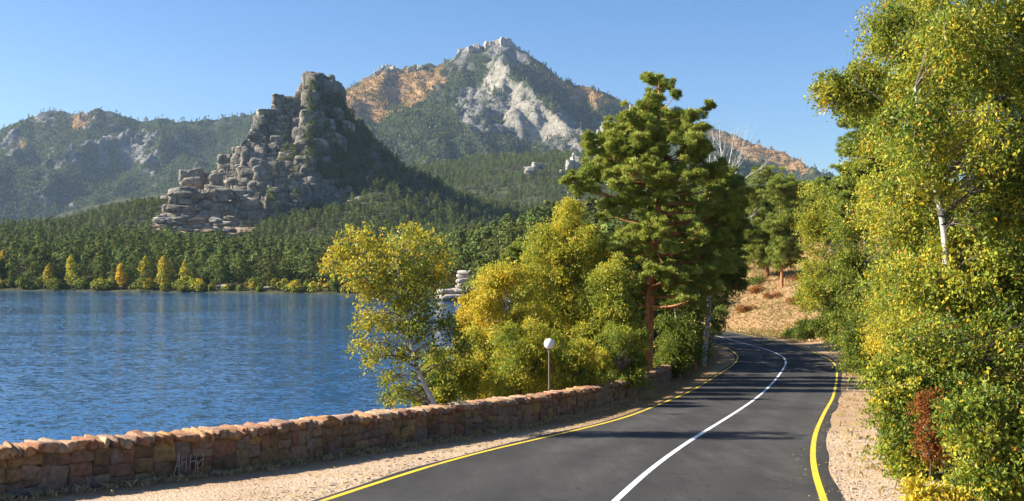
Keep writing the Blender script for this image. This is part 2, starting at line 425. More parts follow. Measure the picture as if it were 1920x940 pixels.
tailR = [(25.3, 109), (24.2, 117), (19.5, 123), (13, 127), (9, 130.5), (6.6, 137), (5.5, 152), (3.6, 190), (2, 240)]
def full(x, tail):
    A = np.vstack([np.stack([x, ys_], 1), np.array(tail)]); head = A[:105]
    t = np.vstack([A[104:]]); t = np.array(smooth_path(t, 60))
    return np.vstack([head[:-1], t])
LL, CC, RR = full(Lx, tailL), full(Cx_, tailC), full(Rx, tailR)
def road_z(pts): return zr(np.minimum(pts[:, 1], 82))
RC = np.column_stack([(LL + RR) / 2, road_z(CC)])
HWID = np.linalg.norm(RR - LL, axis=1) / 2
_g = np.gradient(RC[:, :2], axis=0); HWID = HWID * np.clip(np.abs(_g[:, 1]) / np.linalg.norm(_g, axis=1), .5, 1)

def ribbon(name, A, B, dz, mat, kind='structure', parent=None, across=2, skirt=0.0):
    n = len(A); V, q = [], []
    t = np.linspace(0, 1, across)
    pts = A[:, None] * (1 - t)[None, :, None] + B[:, None] * t[None, :, None]
    z = (zr(np.minimum(pts[..., 1], 82)) + dz)[..., None]
    V = np.concatenate([pts, z], -1)
    uu = np.broadcast_to(t, (n, across)); 
    if skirt:
        uu = np.concatenate([uu[:, :1], uu, uu[:, -1:]], 1)
        a = V[:, :1].copy(); a[..., 2] -= skirt; b = V[:, -1:].copy(); b[..., 2] -= skirt
        V = np.concatenate([a, V, b], 1); across += 2
    i = np.arange(n - 1)[:, None] * across + np.arange(across - 1)[None]
    q = np.stack([i, i + 1, i + across + 1, i + across], -1).reshape(-1, 4)
    o = link(bpy.data.objects.new(name, mesh_of(name, V.reshape(-1, 3), [q], mat, False, {'lane': uu.ravel()})), parent)
    if parent is None: o['kind'] = kind
    return o
def offs(Pl, d):
    g = np.gradient(Pl, axis=0); g /= np.linalg.norm(g, axis=1, keepdims=True)
    return Pl + np.stack([g[:, 1], -g[:, 0]], 1) * d          # + = to the right
wob = lambda n, s, a: (vnoise(np.arange(n) * .37, np.zeros(n) + s) - .5)[:, None] * a
EL = offs(LL, -.22) + wob(len(LL), 3.3, .26) * np.array([1, 0]); ER = offs(RR, .30) + wob(len(RR), 9.1, .16) * np.array([1, 0])
road = ribbon('road', EL, ER, 0.0, MAT['asphalt'], across=33, skirt=.12)
ribbon('edge_line', offs(LL, -.062), offs(LL, .062), .004, MAT['yellow_paint'], parent=road)
ribbon('edge_line', offs(RR, -.062), offs(RR, .062), .004, MAT['yellow_paint'], parent=road)
ribbon('centre_line', offs(CC, -.062), offs(CC, .062), .004, MAT['white_paint'], parent=road)

# wall line (road-side foot of the wall)
Wp = [(200, 910), (467, 880), (600, 858), (800, 828), (1000, 795), (1130, 764), (1230, 727), (1262, 708), (1298, 686), (1322, 668)]
Ww = np.array([ray_ground(*p) for p in Wp])
Ww = np.vstack([[-21, 2], [-14.5, 9.5], Ww, [17.2, 95], [17, 102], [14.5, 108], [9, 113], [3, 118], [-2, 126], [-3.5, 150], [-6, 240]])
WL = smooth_path(Ww, 260, 2)
# near shoreline
NS = np.array([(-60, -40), (-34, -12), (-20, 8), (-14.5, 17), (-10.5, 25), (-7.5, 32), (-5, 40), (-4.5, 60), (-5, 80), (-5.5, 100), (-7.5, 130), (-9, 170), (-11, 230), (-13, 288)])
FS = np.array([P(px, py, 19000 / (py - 500))[:2] for px, py in [(870, 566), (800, 560), (690, 554), (600, 552), (400, 549), (200, 547), (0, 545), (-150, 544)]] + [(-330, 430), (-520, 400), (-900, 300), (-1500, 200)])

def near_z(x, y):
    x = np.asarray(x, dtype=float); y = np.asarray(y, dtype=float)
    dc, sc, zc = seg_dist(x, y, RC)
    zc = zr(np.clip(y, -14, 82))
    hw = np.interp(y, LL[:105, 1], HWID[:105])
    dw, sw, _ = seg_dist(x, y, WL)
    dn, sn, _ = seg_dist(x, y, NS)
    out = np.clip(dc - hw - 1.8, 0, None)
    zh = zc - .012 + np.minimum(out, 5) * .10 * np.clip(out / 3, 0, 1) + np.clip(out - 3, 0, 70) * .27 + np.clip(out - 73, 0, None) * .1
    zh += (fbm(x / 6, y / 6, o=4, s=3) - .5) * np.clip(out - 1, 0, 12) * .16
    zflat = zc - .012 + (fbm(x / 1.3, y / 1.3, o=3, s=5) - .5) * .012
    left = sw > 0
    land = sn < 0
    zl = zc * np.clip(dn / (dn + dw * .55 + 1e-6), 0, 1) ** 1.25 + (fbm(x / 3, y / 3, o=4, s=8) - .5) * np.clip(dw, 0, 1.5) * .5
    z = np.where(sc < 0, np.where(out > 0, zh, zflat), zflat)
    z = np.where(left, np.where(land, zl, -.25 * dn), z)
    z = np.where((dc < hw - .45), zc - .09, z)
    return z

xs = np.concatenate([np.arange(-70, -16, 1.5), np.arange(-16, 34, .4), np.arange(34, 72, 1.0), np.arange(72, 230, 4.)])
ys = np.concatenate([np.arange(-14, 8, 1.), np.arange(8, 62, .4), np.arange(62, 160, .7), np.arange(160, 304, 3.)])
X, Y = np.meshgrid(xs, ys); Z = near_z(X, Y)
dc, sc, zc = seg_dist(X, Y, RC); dw, sw, _ = seg_dist(X, Y, WL)
hw = np.interp(Y, LL[:105, 1], HWID[:105]); out = dc - hw
nz = fbm(X / 2.2, Y / 2.2, o=4, s=21)
litter = np.where(sw <= 0, np.where(sc > 0, np.clip((1.9 - dw) / 1.6, 0, 1) * .85 + np.clip((Y - 29) / 8, 0, 1) * .55 + .06, np.clip((Y - 27) / 12, 0, .45) + .05), 0)
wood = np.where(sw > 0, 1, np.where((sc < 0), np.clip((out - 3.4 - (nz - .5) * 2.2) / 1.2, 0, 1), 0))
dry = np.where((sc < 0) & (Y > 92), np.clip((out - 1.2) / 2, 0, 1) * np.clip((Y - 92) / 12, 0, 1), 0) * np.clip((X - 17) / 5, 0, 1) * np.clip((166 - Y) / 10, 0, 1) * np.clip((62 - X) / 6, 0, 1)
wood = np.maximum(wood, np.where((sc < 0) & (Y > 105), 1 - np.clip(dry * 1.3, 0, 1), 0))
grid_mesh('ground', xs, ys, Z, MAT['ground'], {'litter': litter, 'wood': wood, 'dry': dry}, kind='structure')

# water and the sheet that everything stands on
def flat(name, x0, x1, y0, y1, z, mat):
    me = mesh_of(name, [(x0, y0, z), (x1, y0, z), (x1, y1, z), (x0, y1, z)], [np.array([[0, 1, 2, 3]])], mat)
    return tag(link(bpy.data.objects.new(name, me)), kind='structure')
flat('lake', -4800, 230, -300, 700, 0, MAT['water'])
flat('terrain', -4900, 4900, -350, 5200, -3.0, MAT['hill'])

# ------------------------------------------------------------------ far shore and forested hill
def tps(pts, X, Y):
    p = np.array([(a[0], a[1]) for a in pts]) / 100.0; v = np.array([a[2] for a in pts]); n = len(p)
    U = lambda r2: np.where(r2 > 1e-9, r2 * np.log(r2 + 1e-12), 0)
    K = U(((p[:, None] - p[None]) ** 2).sum(-1)) + np.eye(n) * .02
    Pm = np.hstack([np.ones((n, 1)), p]); A = np.block([[K, Pm], [Pm.T, np.zeros((3, 3))]])
    w_ = np.linalg.solve(A, np.concatenate([v, [0, 0, 0]]))
    x, y = X.ravel() / 100, Y.ravel() / 100; r = w_[n] + w_[n + 1] * x + w_[n + 2] * y
    for k in range(n): r = r + w_[k] * U((x - p[k, 0]) ** 2 + (y - p[k, 1]) ** 2)
    return r.reshape(X.shape)
def cp(px, py, d, t=0):
    q = P(px, py, d); q[2] -= t; return tuple(q)
ctrl = [cp(*a) for a in [
    (0, 545, 430), (200, 547, 415), (400, 549, 400), (600, 551, 380), (780, 556, 330), (-200, 545, 450),
    (0, 440, 620, 14), (120, 432, 650, 14), (-200, 440, 650, 14), (200, 425, 750, 12), (300, 428, 850, 8), (350, 375, 930, 4), (-100, 470, 1100), (150, 470, 1200), (300, 440, 1200),
    (250, 490, 520), (400, 480, 560), (380, 460, 780, 4), (500, 446, 780, 8), (600, 436, 800, 8), (420, 424, 860, 2), (600, 480, 560, 8), (500, 412, 880, 2), (700, 352, 900, 10),
    (600, 388, 900, 4), (740, 335, 950, 12), (800, 355, 930, 12), (700, 310, 1020, 0), (780, 325, 1000, 12), (870, 378, 960, 13), (940, 410, 900, 13), (980, 420, 850, 13),
    (700, 470, 600, 8), (800, 460, 600, 10), (880, 480, 480, 8), (960, 470, 600, 10), (700, 420, 1250), (860, 440, 1250), (600, 380, 1250), (450, 400, 1150),
    (990, 345, 1350, 14), (1060, 308, 1500, 13), (1110, 285, 1600, 13), (1180, 290, 1650, 13), (1300, 318, 1650, 13), (1420, 335, 1600, 13), (1560, 340, 1550, 13), (1720, 350, 1500, 13), (1900, 360, 1500, 13),
    (1080, 400, 1000, 8), (1300, 400, 1000, 8), (1500, 400, 1000, 8), (1700, 400, 1000), (1100, 440, 600), (1350, 430, 600), (1600, 430, 600), (1100, 300, 1900), (1500, 350, 1900)]]
nxs = np.array([20, 60, 110, 160, 220.]); 
for yy in (290., 330.):
    zz_ = near_z(nxs, np.full(5, 290.)) + (yy - 290) * .08
    ctrl += [(a, yy, c) for a, c in zip(nxs, zz_)]
hx = np.arange(-760, 1201, 7.); hy = np.arange(270, 1951, 7.)
HX, HYY = np.meshgrid(hx, hy)
HZ = tps(ctrl, HX, HYY)
shore_all = np.vstack([NS[-3:], FS])
df, sf, _ = seg_dist(HX, HYY, shore_all)
HZ = HZ + (fbm(HX / 60, HYY / 60, o=4, s=31) - .5) * np.clip(df / 12, 0, 14)
HZ = np.maximum(HZ, 1.2 + np.minimum(df, 100) * .02)
HZ = np.where(sf < 0, np.minimum(HZ, df * .30 + .1), -.2 * df - .2)
def proj(x, y, z): return CX + x / y * F, HY - (z - CAMZ) / y * F
hpx, hpy = proj(HX, HYY, HZ)
bare = (in_poly(hpx, hpy, [(285, 425), (320, 372), (370, 330), (430, 400), (520, 395), (600, 370), (680, 372), (620, 385), (500, 415), (440, 455), (330, 470), (280, 450), (290, 430)])).astype(float)
bare = np.where((HYY < 1000), bare, 0)
bare = np.clip(bare * (.6 + fbm(HX / 25, HYY / 25, o=3, s=4) * .9), 0, 1)
grid_mesh('hill', hx, hy, HZ, MAT['hill'], {'bare': bare}, kind='structure')
def hill_z(x, y): return bilin(hx, hy, HZ, x, y)

# ------------------------------------------------------------------ mountains
def tents(X, Y, ridges):
    Z = np.full(X.shape, -200.)
    for pts, s0, s1, k in ridges:
        w_ = np.array([P(*p) for p in pts])
        wx = X + (fbm(X / 260, Y / 260, o=4, s=51) - .5) * 150; wy = Y + (fbm(X / 260, Y / 260, o=4, s=61) - .5) * 150
        for a, b in zip(w_[:-1], w_[1:]):
            dx, dy = b[0] - a[0], b[1] - a[1]; L2 = dx * dx + dy * dy
            t = np.clip(((X - a[0]) * dx + (Y - a[1]) * dy) / L2, 0, 1)
            ex, ey = X - (a[0] + t * dx), Y - (a[1] + t * dy)
            d0 = np.sqrt(ex ** 2 + ey ** 2)
            t2 = np.clip(((wx - a[0]) * dx + (wy - a[1]) * dy) / L2, 0, 1)
            d1 = np.sqrt((wx - a[0] - t2 * dx) ** 2 + (wy - a[1] - t2 * dy) ** 2)
            m_ = np.clip(d0 / 200, 0, 1); d = d0 * (1 - m_) + d1 * m_
            Z = np.maximum(Z, a[2] + t * (b[2] - a[2]) - s0 * np.minimum(d, k) - s1 * np.clip(d - k, 0, None))
    return Z
RB = [([(560, 195, 3350), (640, 175, 3400), (662, 160, 3400), (690, 146, 3400), (712, 130, 3400), (728, 122, 3400), (742, 130, 3400), (775, 124, 3400), (800, 119, 3400), (830, 124, 3400), (852, 112, 3400), (875, 93, 3400), (905, 90, 3400), (925, 82, 3400),
        (940, 74, 3400), (958, 80, 3400), (975, 96, 3380), (992, 115, 3380), (1012, 130, 3360), (1060, 150, 3350), (1110, 166, 3300), (1165, 192, 3300), (1250, 216, 3250), (1330, 238, 3200), (1400, 262, 3150), (1470, 288, 3100), (1530, 316, 3000), (1620, 350, 2900), (1800, 400, 2800)], .85, .62, 350),
      ([(940, 80, 3380), (932, 112, 3260), (948, 150, 3130), (985, 172, 3040), (1030, 200, 2940), (1060, 218, 2860), (1095, 240, 2760), (1120, 290, 2600), (1150, 340, 2400)], 1.0, .75, 130),
      ([(842, 118, 3390), (800, 180, 3200), (740, 225, 3050), (690, 250, 2950), (640, 300, 2800)], .55, .6, 100),
      ([(728, 124, 3395), (700, 165, 3250), (655, 205, 3120), (600, 240, 3000)], .6, .6, 100),
      ([(875, 95, 3400), (840, 180, 3120), (830, 260, 2850), (800, 330, 2600)], .5, .6, 100),
      ([(940, 160, 3100), (900, 230, 2900), (930, 300, 2650), (900, 360, 2400)], .6, .6, 100),
      ([(1110, 168, 3290), (1130, 230, 3000), (1180, 290, 2700)], .6, .6, 100),
      ([(1250, 218, 3240), (1290, 270, 2900), (1300, 320, 2600)], .6, .6, 100)]
RA = [([(-260, 330, 3700), (-120, 290, 3750), (0, 248, 3800), (38, 230, 3800), (62, 221, 3800), (82, 213, 3800), (94, 206, 3800), (106, 211, 3800), (130, 210, 3800), (160, 213, 3800), (176, 206, 3800), (186, 204, 3800), (205, 209, 3800), (232, 219, 3800), (268, 229, 3800), (300, 223, 3800), (345, 228, 3800), (380, 224, 3800),
        (408, 227, 3800), (422, 219, 3800), (450, 216, 3800), (485, 211, 3800), (560, 205, 3800), (680, 220, 3900)], .7, .5, 250),
      ([(94, 208, 3790), (40, 280, 3500), (-20, 340, 3200)], .5, .45, 90),
      ([(186, 206, 3790), (150, 290, 3450), (90, 370, 3100), (60, 410, 2800)], .5, .45, 90),
      ([(345, 228, 3790), (290, 290, 3450), (200, 350, 3150), (150, 400, 2800)], .55, .45, 90),
      ([(485, 212, 3790), (440, 280, 3450), (380, 330, 3100), (330, 390, 2800)], .5, .45, 90)]
mx = np.arange(-2700, 1900, 8.); my = np.arange(1900, 4350, 8.)
MX, MY = np.meshgrid(mx, my)
MZ = np.maximum(tents(MX, MY, RB), tents(MX, MY, RA))
r1 = fbm(MX / 330 + MY / 700, MY / 330, o=7, s=71, ridge=True); r2 = fbm((MX + MZ * .8) / 70, (MY) / 150, o=5, s=81, ridge=True)
near_r = np.minimum(seg_dist(MX, MY, np.array([P(*p) for p in RB[0][0]]))[0], seg_dist(MX, MY, np.array([P(*p) for p in RA[0][0]]))[0])
MZ = MZ + (r1 - .62) * 150 * np.clip(near_r / 240, .02, 1) + (r2 - .6) * 42 * np.clip(near_r / 90, .10, 1)
mpx, mpy = proj(MX, MY, MZ)
wpx = mpx + (fbm(MX / 40, MY / 40, o=4, s=91) - .5) * 34; wpy = mpy + (fbm(MX / 40, MY / 40, o=4, s=92) - .5) * 34
def zone(polys, soft=0):
    r = np.zeros(MX.shape, bool)
    for p in polys: r |= in_poly(wpx, wpy, p)
    return r.astype(float)
isA = (MX < -500)
pale = zone([[(925, 105), (945, 118), (962, 158), (1000, 170), (1022, 200), (1062, 212), (1095, 240), (1100, 262), (1060, 258), (1005, 252), (960, 235), (935, 215), (950, 195), (925, 175), (905, 165), (900, 140)]])
bn = fbm(MX / 45, MY / 45, o=4, s=93)
rock = zone([[(868, 95), (940, 66), (985, 100), (1040, 140), (930, 128), (900, 128), (860, 130)], [(640, 150), (728, 112), (745, 128), (860, 112), (850, 132), (760, 140), (700, 165)],
             [(860, 175), (930, 165), (960, 235), (1060, 262), (1110, 262), (1110, 290), (1060, 290), (980, 262), (880, 252), (850, 215)],
             [(100, 305), (180, 262), (250, 246), (305, 258), (300, 292), (230, 325), (150, 322)], [(-20, 250), (30, 250), (34, 290), (-20, 295)], [(330, 255), (365, 258), (355, 280), (330, 275)], [(55, 300), (110, 300), (90, 330)], [(80, 370), (140, 366), (145, 388), (88, 394)], [(60, 215), (130, 205), (225, 210), (200, 228), (80, 240)],
             [(270, 310), (310, 315), (300, 340), (262, 335)], [(110, 285), (150, 275), (150, 300)], [(1380, 270), (1500, 300), (1430, 310), (1350, 290)]]) * np.clip((bn - .39) * 9, 0, 1)
rock = np.maximum(rock, np.clip((r2 - .80) * 9, 0, 1) * .6)
brush = zone([[(640, 165), (700, 145), (728, 130), (770, 132), (850, 122), (830, 165), (770, 200), (735, 215), (700, 240), (660, 235), (640, 200)],
              [(128, 238), (150, 215), (172, 218), (165, 246), (125, 250)], [(32, 265), (50, 265), (50, 292), (35, 292)],
              [(1015, 140), (1060, 152), (1165, 190), (1160, 205), (1080, 190), (1030, 160)], [(1330, 238), (1400, 262), (1530, 318), (1500, 322), (1400, 300), (1330, 262)]]) * np.clip((bn - .26) * 8, 0, 1)
brush = brush * (1 - pale); rock = rock * (1 - brush * .7)
u_ = (MX * .55 + MZ * .83); v_ = (MX * .83 - MZ * .55)
crag = fbm(u_ / 120 + MY / 200, v_ / 26 + MY / 90, o=5, s=111, ridge=True) - .55
spike = fbm(MX / 34, MY / 34, o=3, s=121, ridge=True) - .5
MZ = MZ + (crag - .06) * 66 * np.clip(np.maximum(rock, pale), 0, 1) * np.clip(near_r / 130, .08, 1) * (1 - .45 * pale) + (spike - .1) * 26 * np.exp(-(near_r / 40) ** 2)
grid_mesh('mountain', mx, my, MZ, MAT['mountain'], {'rock': rock, 'pale': pale * np.clip((bn - .25) * 8, 0, 1), 'brush': brush}, kind='structure')

# ------------------------------------------------------------------ instanced far trees
def blob_tree(h, r, n, rs, seed, conifer=True, per=3, trunk=True):
    """one far tree: leaf-mass faces in a crown volume + a thin trunk"""
    g = np.random.default_rng(seed); mb = MB()
    t = g.random(n) ** .8
    if conifer:
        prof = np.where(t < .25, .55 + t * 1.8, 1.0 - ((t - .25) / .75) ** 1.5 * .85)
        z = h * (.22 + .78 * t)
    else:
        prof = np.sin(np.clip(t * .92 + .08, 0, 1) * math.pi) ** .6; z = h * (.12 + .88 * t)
    a = g.random(n) * 6.283; rad = r * prof * g.random(n) ** .45
    lump = .75 + .5 * vnoise(np.cos(a) * 1.3 + 7, np.sin(a) * 1.3 + z / h * 6, s=seed)
    c = np.stack([np.cos(a) * rad * lump, np.sin(a) * rad * lump, z], 1)
    out_ = np.stack([np.cos(a), np.sin(a), np.full(n, .7)], 1)
    nrm = out_ + g.normal(size=(n, 3)) * .45; nrm /= np.linalg.norm(nrm, axis=1, keepdims=True)
    u = np.cross(nrm, g.normal(size=(n, 3))); u /= np.linalg.norm(u, axis=1, keepdims=True); v = np.cross(nrm, u)
    sz = rs * (.6 + .8 * g.random(n))[:, None]
    if conifer: flatm = np.array([1, 1, .6])
    else: flatm = np.array([1, 1, 1])
    ang = g.random(n) * 6.28
    V = []
    for k in range(4):
        aa = ang + k * math.pi / 2 + g.normal(size=n) * .3
        V.append(c + (np.cos(aa)[:, None] * u + np.sin(aa)[:, None] * v) * sz * (.6 + .6 * g.random((n, 1))) * flatm)
    V = np.stack(V, 1).reshape(-1, 3); q = np.arange(n * 4).reshape(-1, 4)
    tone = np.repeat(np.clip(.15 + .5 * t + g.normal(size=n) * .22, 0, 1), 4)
    mb.add(V, q=q, tone=tone)
    return mb

def pine_crown(h, seed, nl=9, per=26, q=.55, wide=1.0):
    """mid-distance Scots pine crown: separate leafy shelves on an open stem"""
    g = np.random.default_rng(seed); mb = MB(); N = nl * per
    lz = h * (.17 + .83 * (np.arange(nl) + g.random(nl) * .7) / nl)
    tt = (lz / h - .17) / .83
    lr = h * .19 * wide * (1 - tt ** 2.4) * (.6 + .6 * g.random(nl)) + h * .035
    la = g.random(nl) * 6.28; off = lr * .45
    C = np.stack([np.cos(la) * off, np.sin(la) * off, lz], 1)
    C = np.repeat(C, per, 0); Rr = np.repeat(lr, per)
    a = g.random(N) * 6.28; rr = g.random(N) ** .5
    hz = np.sqrt(1 - rr ** 2) * .45
    pos = C + np.stack([np.cos(a) * rr * Rr, np.sin(a) * rr * Rr, (hz - .25 * g.random(N)) * Rr], 1)
    nrm = np.stack([np.cos(a) * rr, np.sin(a) * rr, .5 + hz], 1) + g.normal(size=(N, 3)) * .5
    nrm /= np.linalg.norm(nrm, axis=1, keepdims=True)
    u = np.cross(nrm, g.normal(size=(N, 3))); u /= np.linalg.norm(u, axis=1, keepdims=True); v = np.cross(nrm, u)
    sz = (q * (.6 + .8 * g.random(N)))[:, None]
    V = np.stack([pos + u * sz, pos + v * sz * .7 + u * sz * .1, pos - u * sz * .9, pos - v * sz * .7], 1).reshape(-1, 3)
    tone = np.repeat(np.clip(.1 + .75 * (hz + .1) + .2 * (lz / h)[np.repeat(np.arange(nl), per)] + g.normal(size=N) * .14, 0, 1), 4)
    mb.add(V, q=np.arange(N * 4).reshape(-1, 4), tone=tone)
    return mb
def stem_mb(h, r, seed, top=.9):
    g = np.random.default_rng(seed); mb = MB()
    tube(mb, smooth_path([(0, 0, -.8), (g.normal() * .15, g.normal() * .15, h * .4), (g.normal() * .3, g.normal() * .3, h * top)], 6), np.linspace(r, r * .25, 6), 5)
    return mb

def variants(cname, meshes):
    c = bpy.data.collections.new(cname)
    for i, me in enumerate(meshes):
        o = bpy.data.objects.new(cname + '_variant', me); c.objects.link(o)
    return c
def join_two(a, b, m1, m2, name):
    """one mesh with crown + trunk and two materials"""
    V = np.concatenate(a.v + b.v); fa = np.concatenate(a.q); fb = np.concatenate(b.q) + a.n
    me = mesh_of(name, V, [fa, fb], m1, False, {'tone': np.concatenate(a.a + b.a)})
    me.materials.append(m2)
    mi = np.zeros(len(fa) + len(fb), dtype=np.int32); mi[len(fa):] = 1
    me.polygons.foreach_set('material_index', mi)
    return me

def scatter(name, pts, sc, coll, label=None, kind='stuff', tilt=.06):
    me = mesh_of(name, pts, [], None, False, {'sc': sc})
    o = tag(link(bpy.data.objects.new(name, me)), label, None, None, kind)
    ng = bpy.data.node_groups.new(name + '_scatter', 'GeometryNodeTree')
    ng.interface.new_socket('Geometry', in_out='INPUT', socket_type='NodeSocketGeometry'); ng.interface.new_socket('Geometry', in_out='OUTPUT', socket_type='NodeSocketGeometry')
    N = ng.nodes; gi, go = N.new('NodeGroupInput'), N.new('NodeGroupOutput')
    ip = N.new('GeometryNodeInstanceOnPoints'); ci = N.new('GeometryNodeCollectionInfo'); ci.inputs[0].default_value = coll
    ci.inputs['Separate Children'].default_value = True; ci.inputs['Reset Children'].default_value = True
    rv = N.new('FunctionNodeRandomValue'); rv.data_type = 'FLOAT_VECTOR'; rv.inputs[0].default_value = (-tilt, -tilt, 0); rv.inputs[1].default_value = (tilt, tilt, 6.283)
    na = N.new('GeometryNodeInputNamedAttribute'); na.data_type = 'FLOAT'; na.inputs[0].default_value = 'sc'
    e2r = N.new('FunctionNodeEulerToRotation')
    L = ng.links.new
    L(gi.outputs[0], ip.inputs['Points']); L(ci.outputs[0], ip.inputs['Instance']); ip.inputs['Pick Instance'].default_value = True
    L(rv.outputs[0], e2r.inputs[0]); L(e2r.outputs[0], ip.inputs['Rotation']); L(na.outputs[0], ip.inputs['Scale']); L(ip.outputs[0], go.inputs[0])
    md = o.modifiers.new('scatter', 'NODES'); md.node_group = ng
    return o

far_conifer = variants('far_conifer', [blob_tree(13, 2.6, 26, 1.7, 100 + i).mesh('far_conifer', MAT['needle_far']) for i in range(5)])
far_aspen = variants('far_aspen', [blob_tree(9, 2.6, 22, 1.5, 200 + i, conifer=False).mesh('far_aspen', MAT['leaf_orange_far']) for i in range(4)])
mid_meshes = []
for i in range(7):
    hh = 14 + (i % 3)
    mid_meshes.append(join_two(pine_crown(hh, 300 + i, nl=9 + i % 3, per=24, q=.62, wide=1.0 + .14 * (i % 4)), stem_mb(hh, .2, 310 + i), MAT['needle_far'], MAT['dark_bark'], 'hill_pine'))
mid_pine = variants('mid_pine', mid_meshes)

# mountain forest
N_ = 150000
x = R.uniform(-2300, 1600, N_); y = R.uniform(2000, 3900, N_)
gx, gy = np.gradient(MZ, 8., axis=1), np.gradient(MZ, 8., axis=0)
z = bilin(mx, my, MZ, x, y); sx = bilin(mx, my, gx, x, y); sy = bilin(mx, my, gy, x, y)
face = (-sx * -x + -sy * -y + (CAMZ - z)) / np.sqrt(x * x + y * y)        # normal . towards camera
px_, py_ = proj(x, y, z)
rk = bilin(mx, my, rock, x, y); pl = bilin(mx, my, pale, x, y); br = bilin(mx, my, brush, x, y)
ok = (face > -.08) & (px_ > -60) & (px_ < 1640) & (py_ < 470) & (z > 8) & ~((px_ > 1180) & (py_ > 345))
dens = 1 - np.clip(rk * .88 + pl * .97 + br * .92, 0, .985)
summit = bilin(mx, my, near_r, x, y) < 55
dens = dens * np.where(summit, np.where((px_ > 600) & (px_ < 1020), .04, .3), 1)
keep = ok & (R.random(N_) < dens)
scatter('mountain_forest', np.stack([x, y, z - .5], 1)[keep], (.75 + .55 * R.random(N_))[keep], far_conifer, 'dark green conifer forest covering the far mountain slopes')
keep = ok & (R.random(N_) < br * .8 + .02 * (px_ > 980) * (py_ < 300))
scatter('autumn_woods', np.stack([x, y, z - .5], 1)[keep], (.6 + .5 * R.random(N_))[keep], far_aspen, 'orange autumn woods on the upper mountain slopes')

n = 9000; x = R.uniform(-8, 225, n); y = R.uniform(122, 303, n); d_, s_, _ = seg_dist(x, y, RC); dn_, sn_, _ = seg_dist(x, y, NS)
pxx = CX + x / y * F
k = (sn_ < 0) & (dn_ > 3) & (d_ > 6.5) & ~((s_ < 0) & (x > 16) & (y < 172) & (x < 62)) & (pxx > 895) & (pxx < 1700) & (R.random(n) < .38) & ((y > 150) | (pxx < 1290)) & ~((y < 215) & (pxx > 1290) & (R.random(n) < .5))
scatter('roadside_woods', np.stack([x, y, near_z(x, y) - .3], 1)[k], (.42 + .3 * R.random(n))[k], mid_pine, 'pine woods on the rise behind the bend of the road')

# ------------------------------------------------------------------ the tall granite rock
RK = [([(585, 133, 1003), (600, 131, 1003), (620, 138, 1003), (640, 172, 1005), (655, 205, 1008), (690, 250, 1010), (730, 290, 1010), (790, 325, 1005), (850, 360, 985)], 2.3, 1.9, 40),
      ([(588, 133, 998), (575, 165, 985), (560, 190, 980), (520, 205, 975), (492, 240, 965), (480, 290, 950), (440, 300, 945), (410, 335, 935)], 1.9, 1.2, 30),
      ([(590, 138, 998), (588, 170, 980), (582, 220, 960), (578, 275, 940), (575, 325, 925), (572, 360, 912)], 1.9, 1.3, 45),
      ([(402, 340, 912), (425, 305, 910), (450, 288, 906), (485, 284, 902), (515, 296, 900), (548, 318, 897)], 5.0, 1.5, 11),
      ([(440, 352, 893), (500, 352, 890), (560, 352, 892)], 5.0, 1.5, 7)]
kx = np.arange(-330, 10, 1.8); ky = np.arange(850, 1080, 1.8)
KX, KY = np.meshgrid(kx, ky)
def rocktents(X, Y):
    Z = np.full(X.shape, -50.)
    for pts, s0, s1, k in RK:
        w_ = np.array([P(*p) for p in pts])
        for a, b in zip(w_[:-1], w_[1:]):
            dx, dy = b[0] - a[0], b[1] - a[1]; L2 = dx * dx + dy * dy
            t = np.clip(((X - a[0]) * dx + (Y - a[1]) * dy) / L2, 0, 1)
            d = np.sqrt((X - a[0] - t * dx) ** 2 + (Y - a[1] - t * dy) ** 2)
            Z = np.maximum(Z, a[2] + t * (b[2] - a[2]) - s0 * np.minimum(d, k) - s1 * np.clip(d - k, 0, None))
    return Z
wx = KX + (fbm(KX / 22, KY / 22, o=4, s=7) - .5) * 12; wy = KY + (fbm(KX / 22, KY / 22, o=4, s=17) - .5) * 12
KZ = rocktents(wx, wy) - 4
st = 8.5; ph = KZ / st + fbm(KX / 50, KY / 50, o=2, s=9) * 1.5; fr = ph - np.floor(ph)
KZ = KZ + (np.clip((fr - .5) * 2.6, -.5, .5) - (fr - .5)) * st * .8          # ledges
KZ = KZ + (fbm(KX / 9, KY / 9, o=4, s=19) - .5) * 5
hz_ = hill_z(KX, KY)
KZ = np.maximum(KZ, hz_ - 8)
rock_root = empty('rock_formation', P(560, 380, 950))
tag(rock_root, 'tall jagged granite crag of stacked boulders rising above the pine forest', 'rock crag')
o = grid_mesh('bedrock', kx, ky, KZ, MAT['granite_core'], smooth=False); del_ = None
o.parent = rock_root; o.matrix_parent_inverse = Matrix.Translation(-rock_root.location)

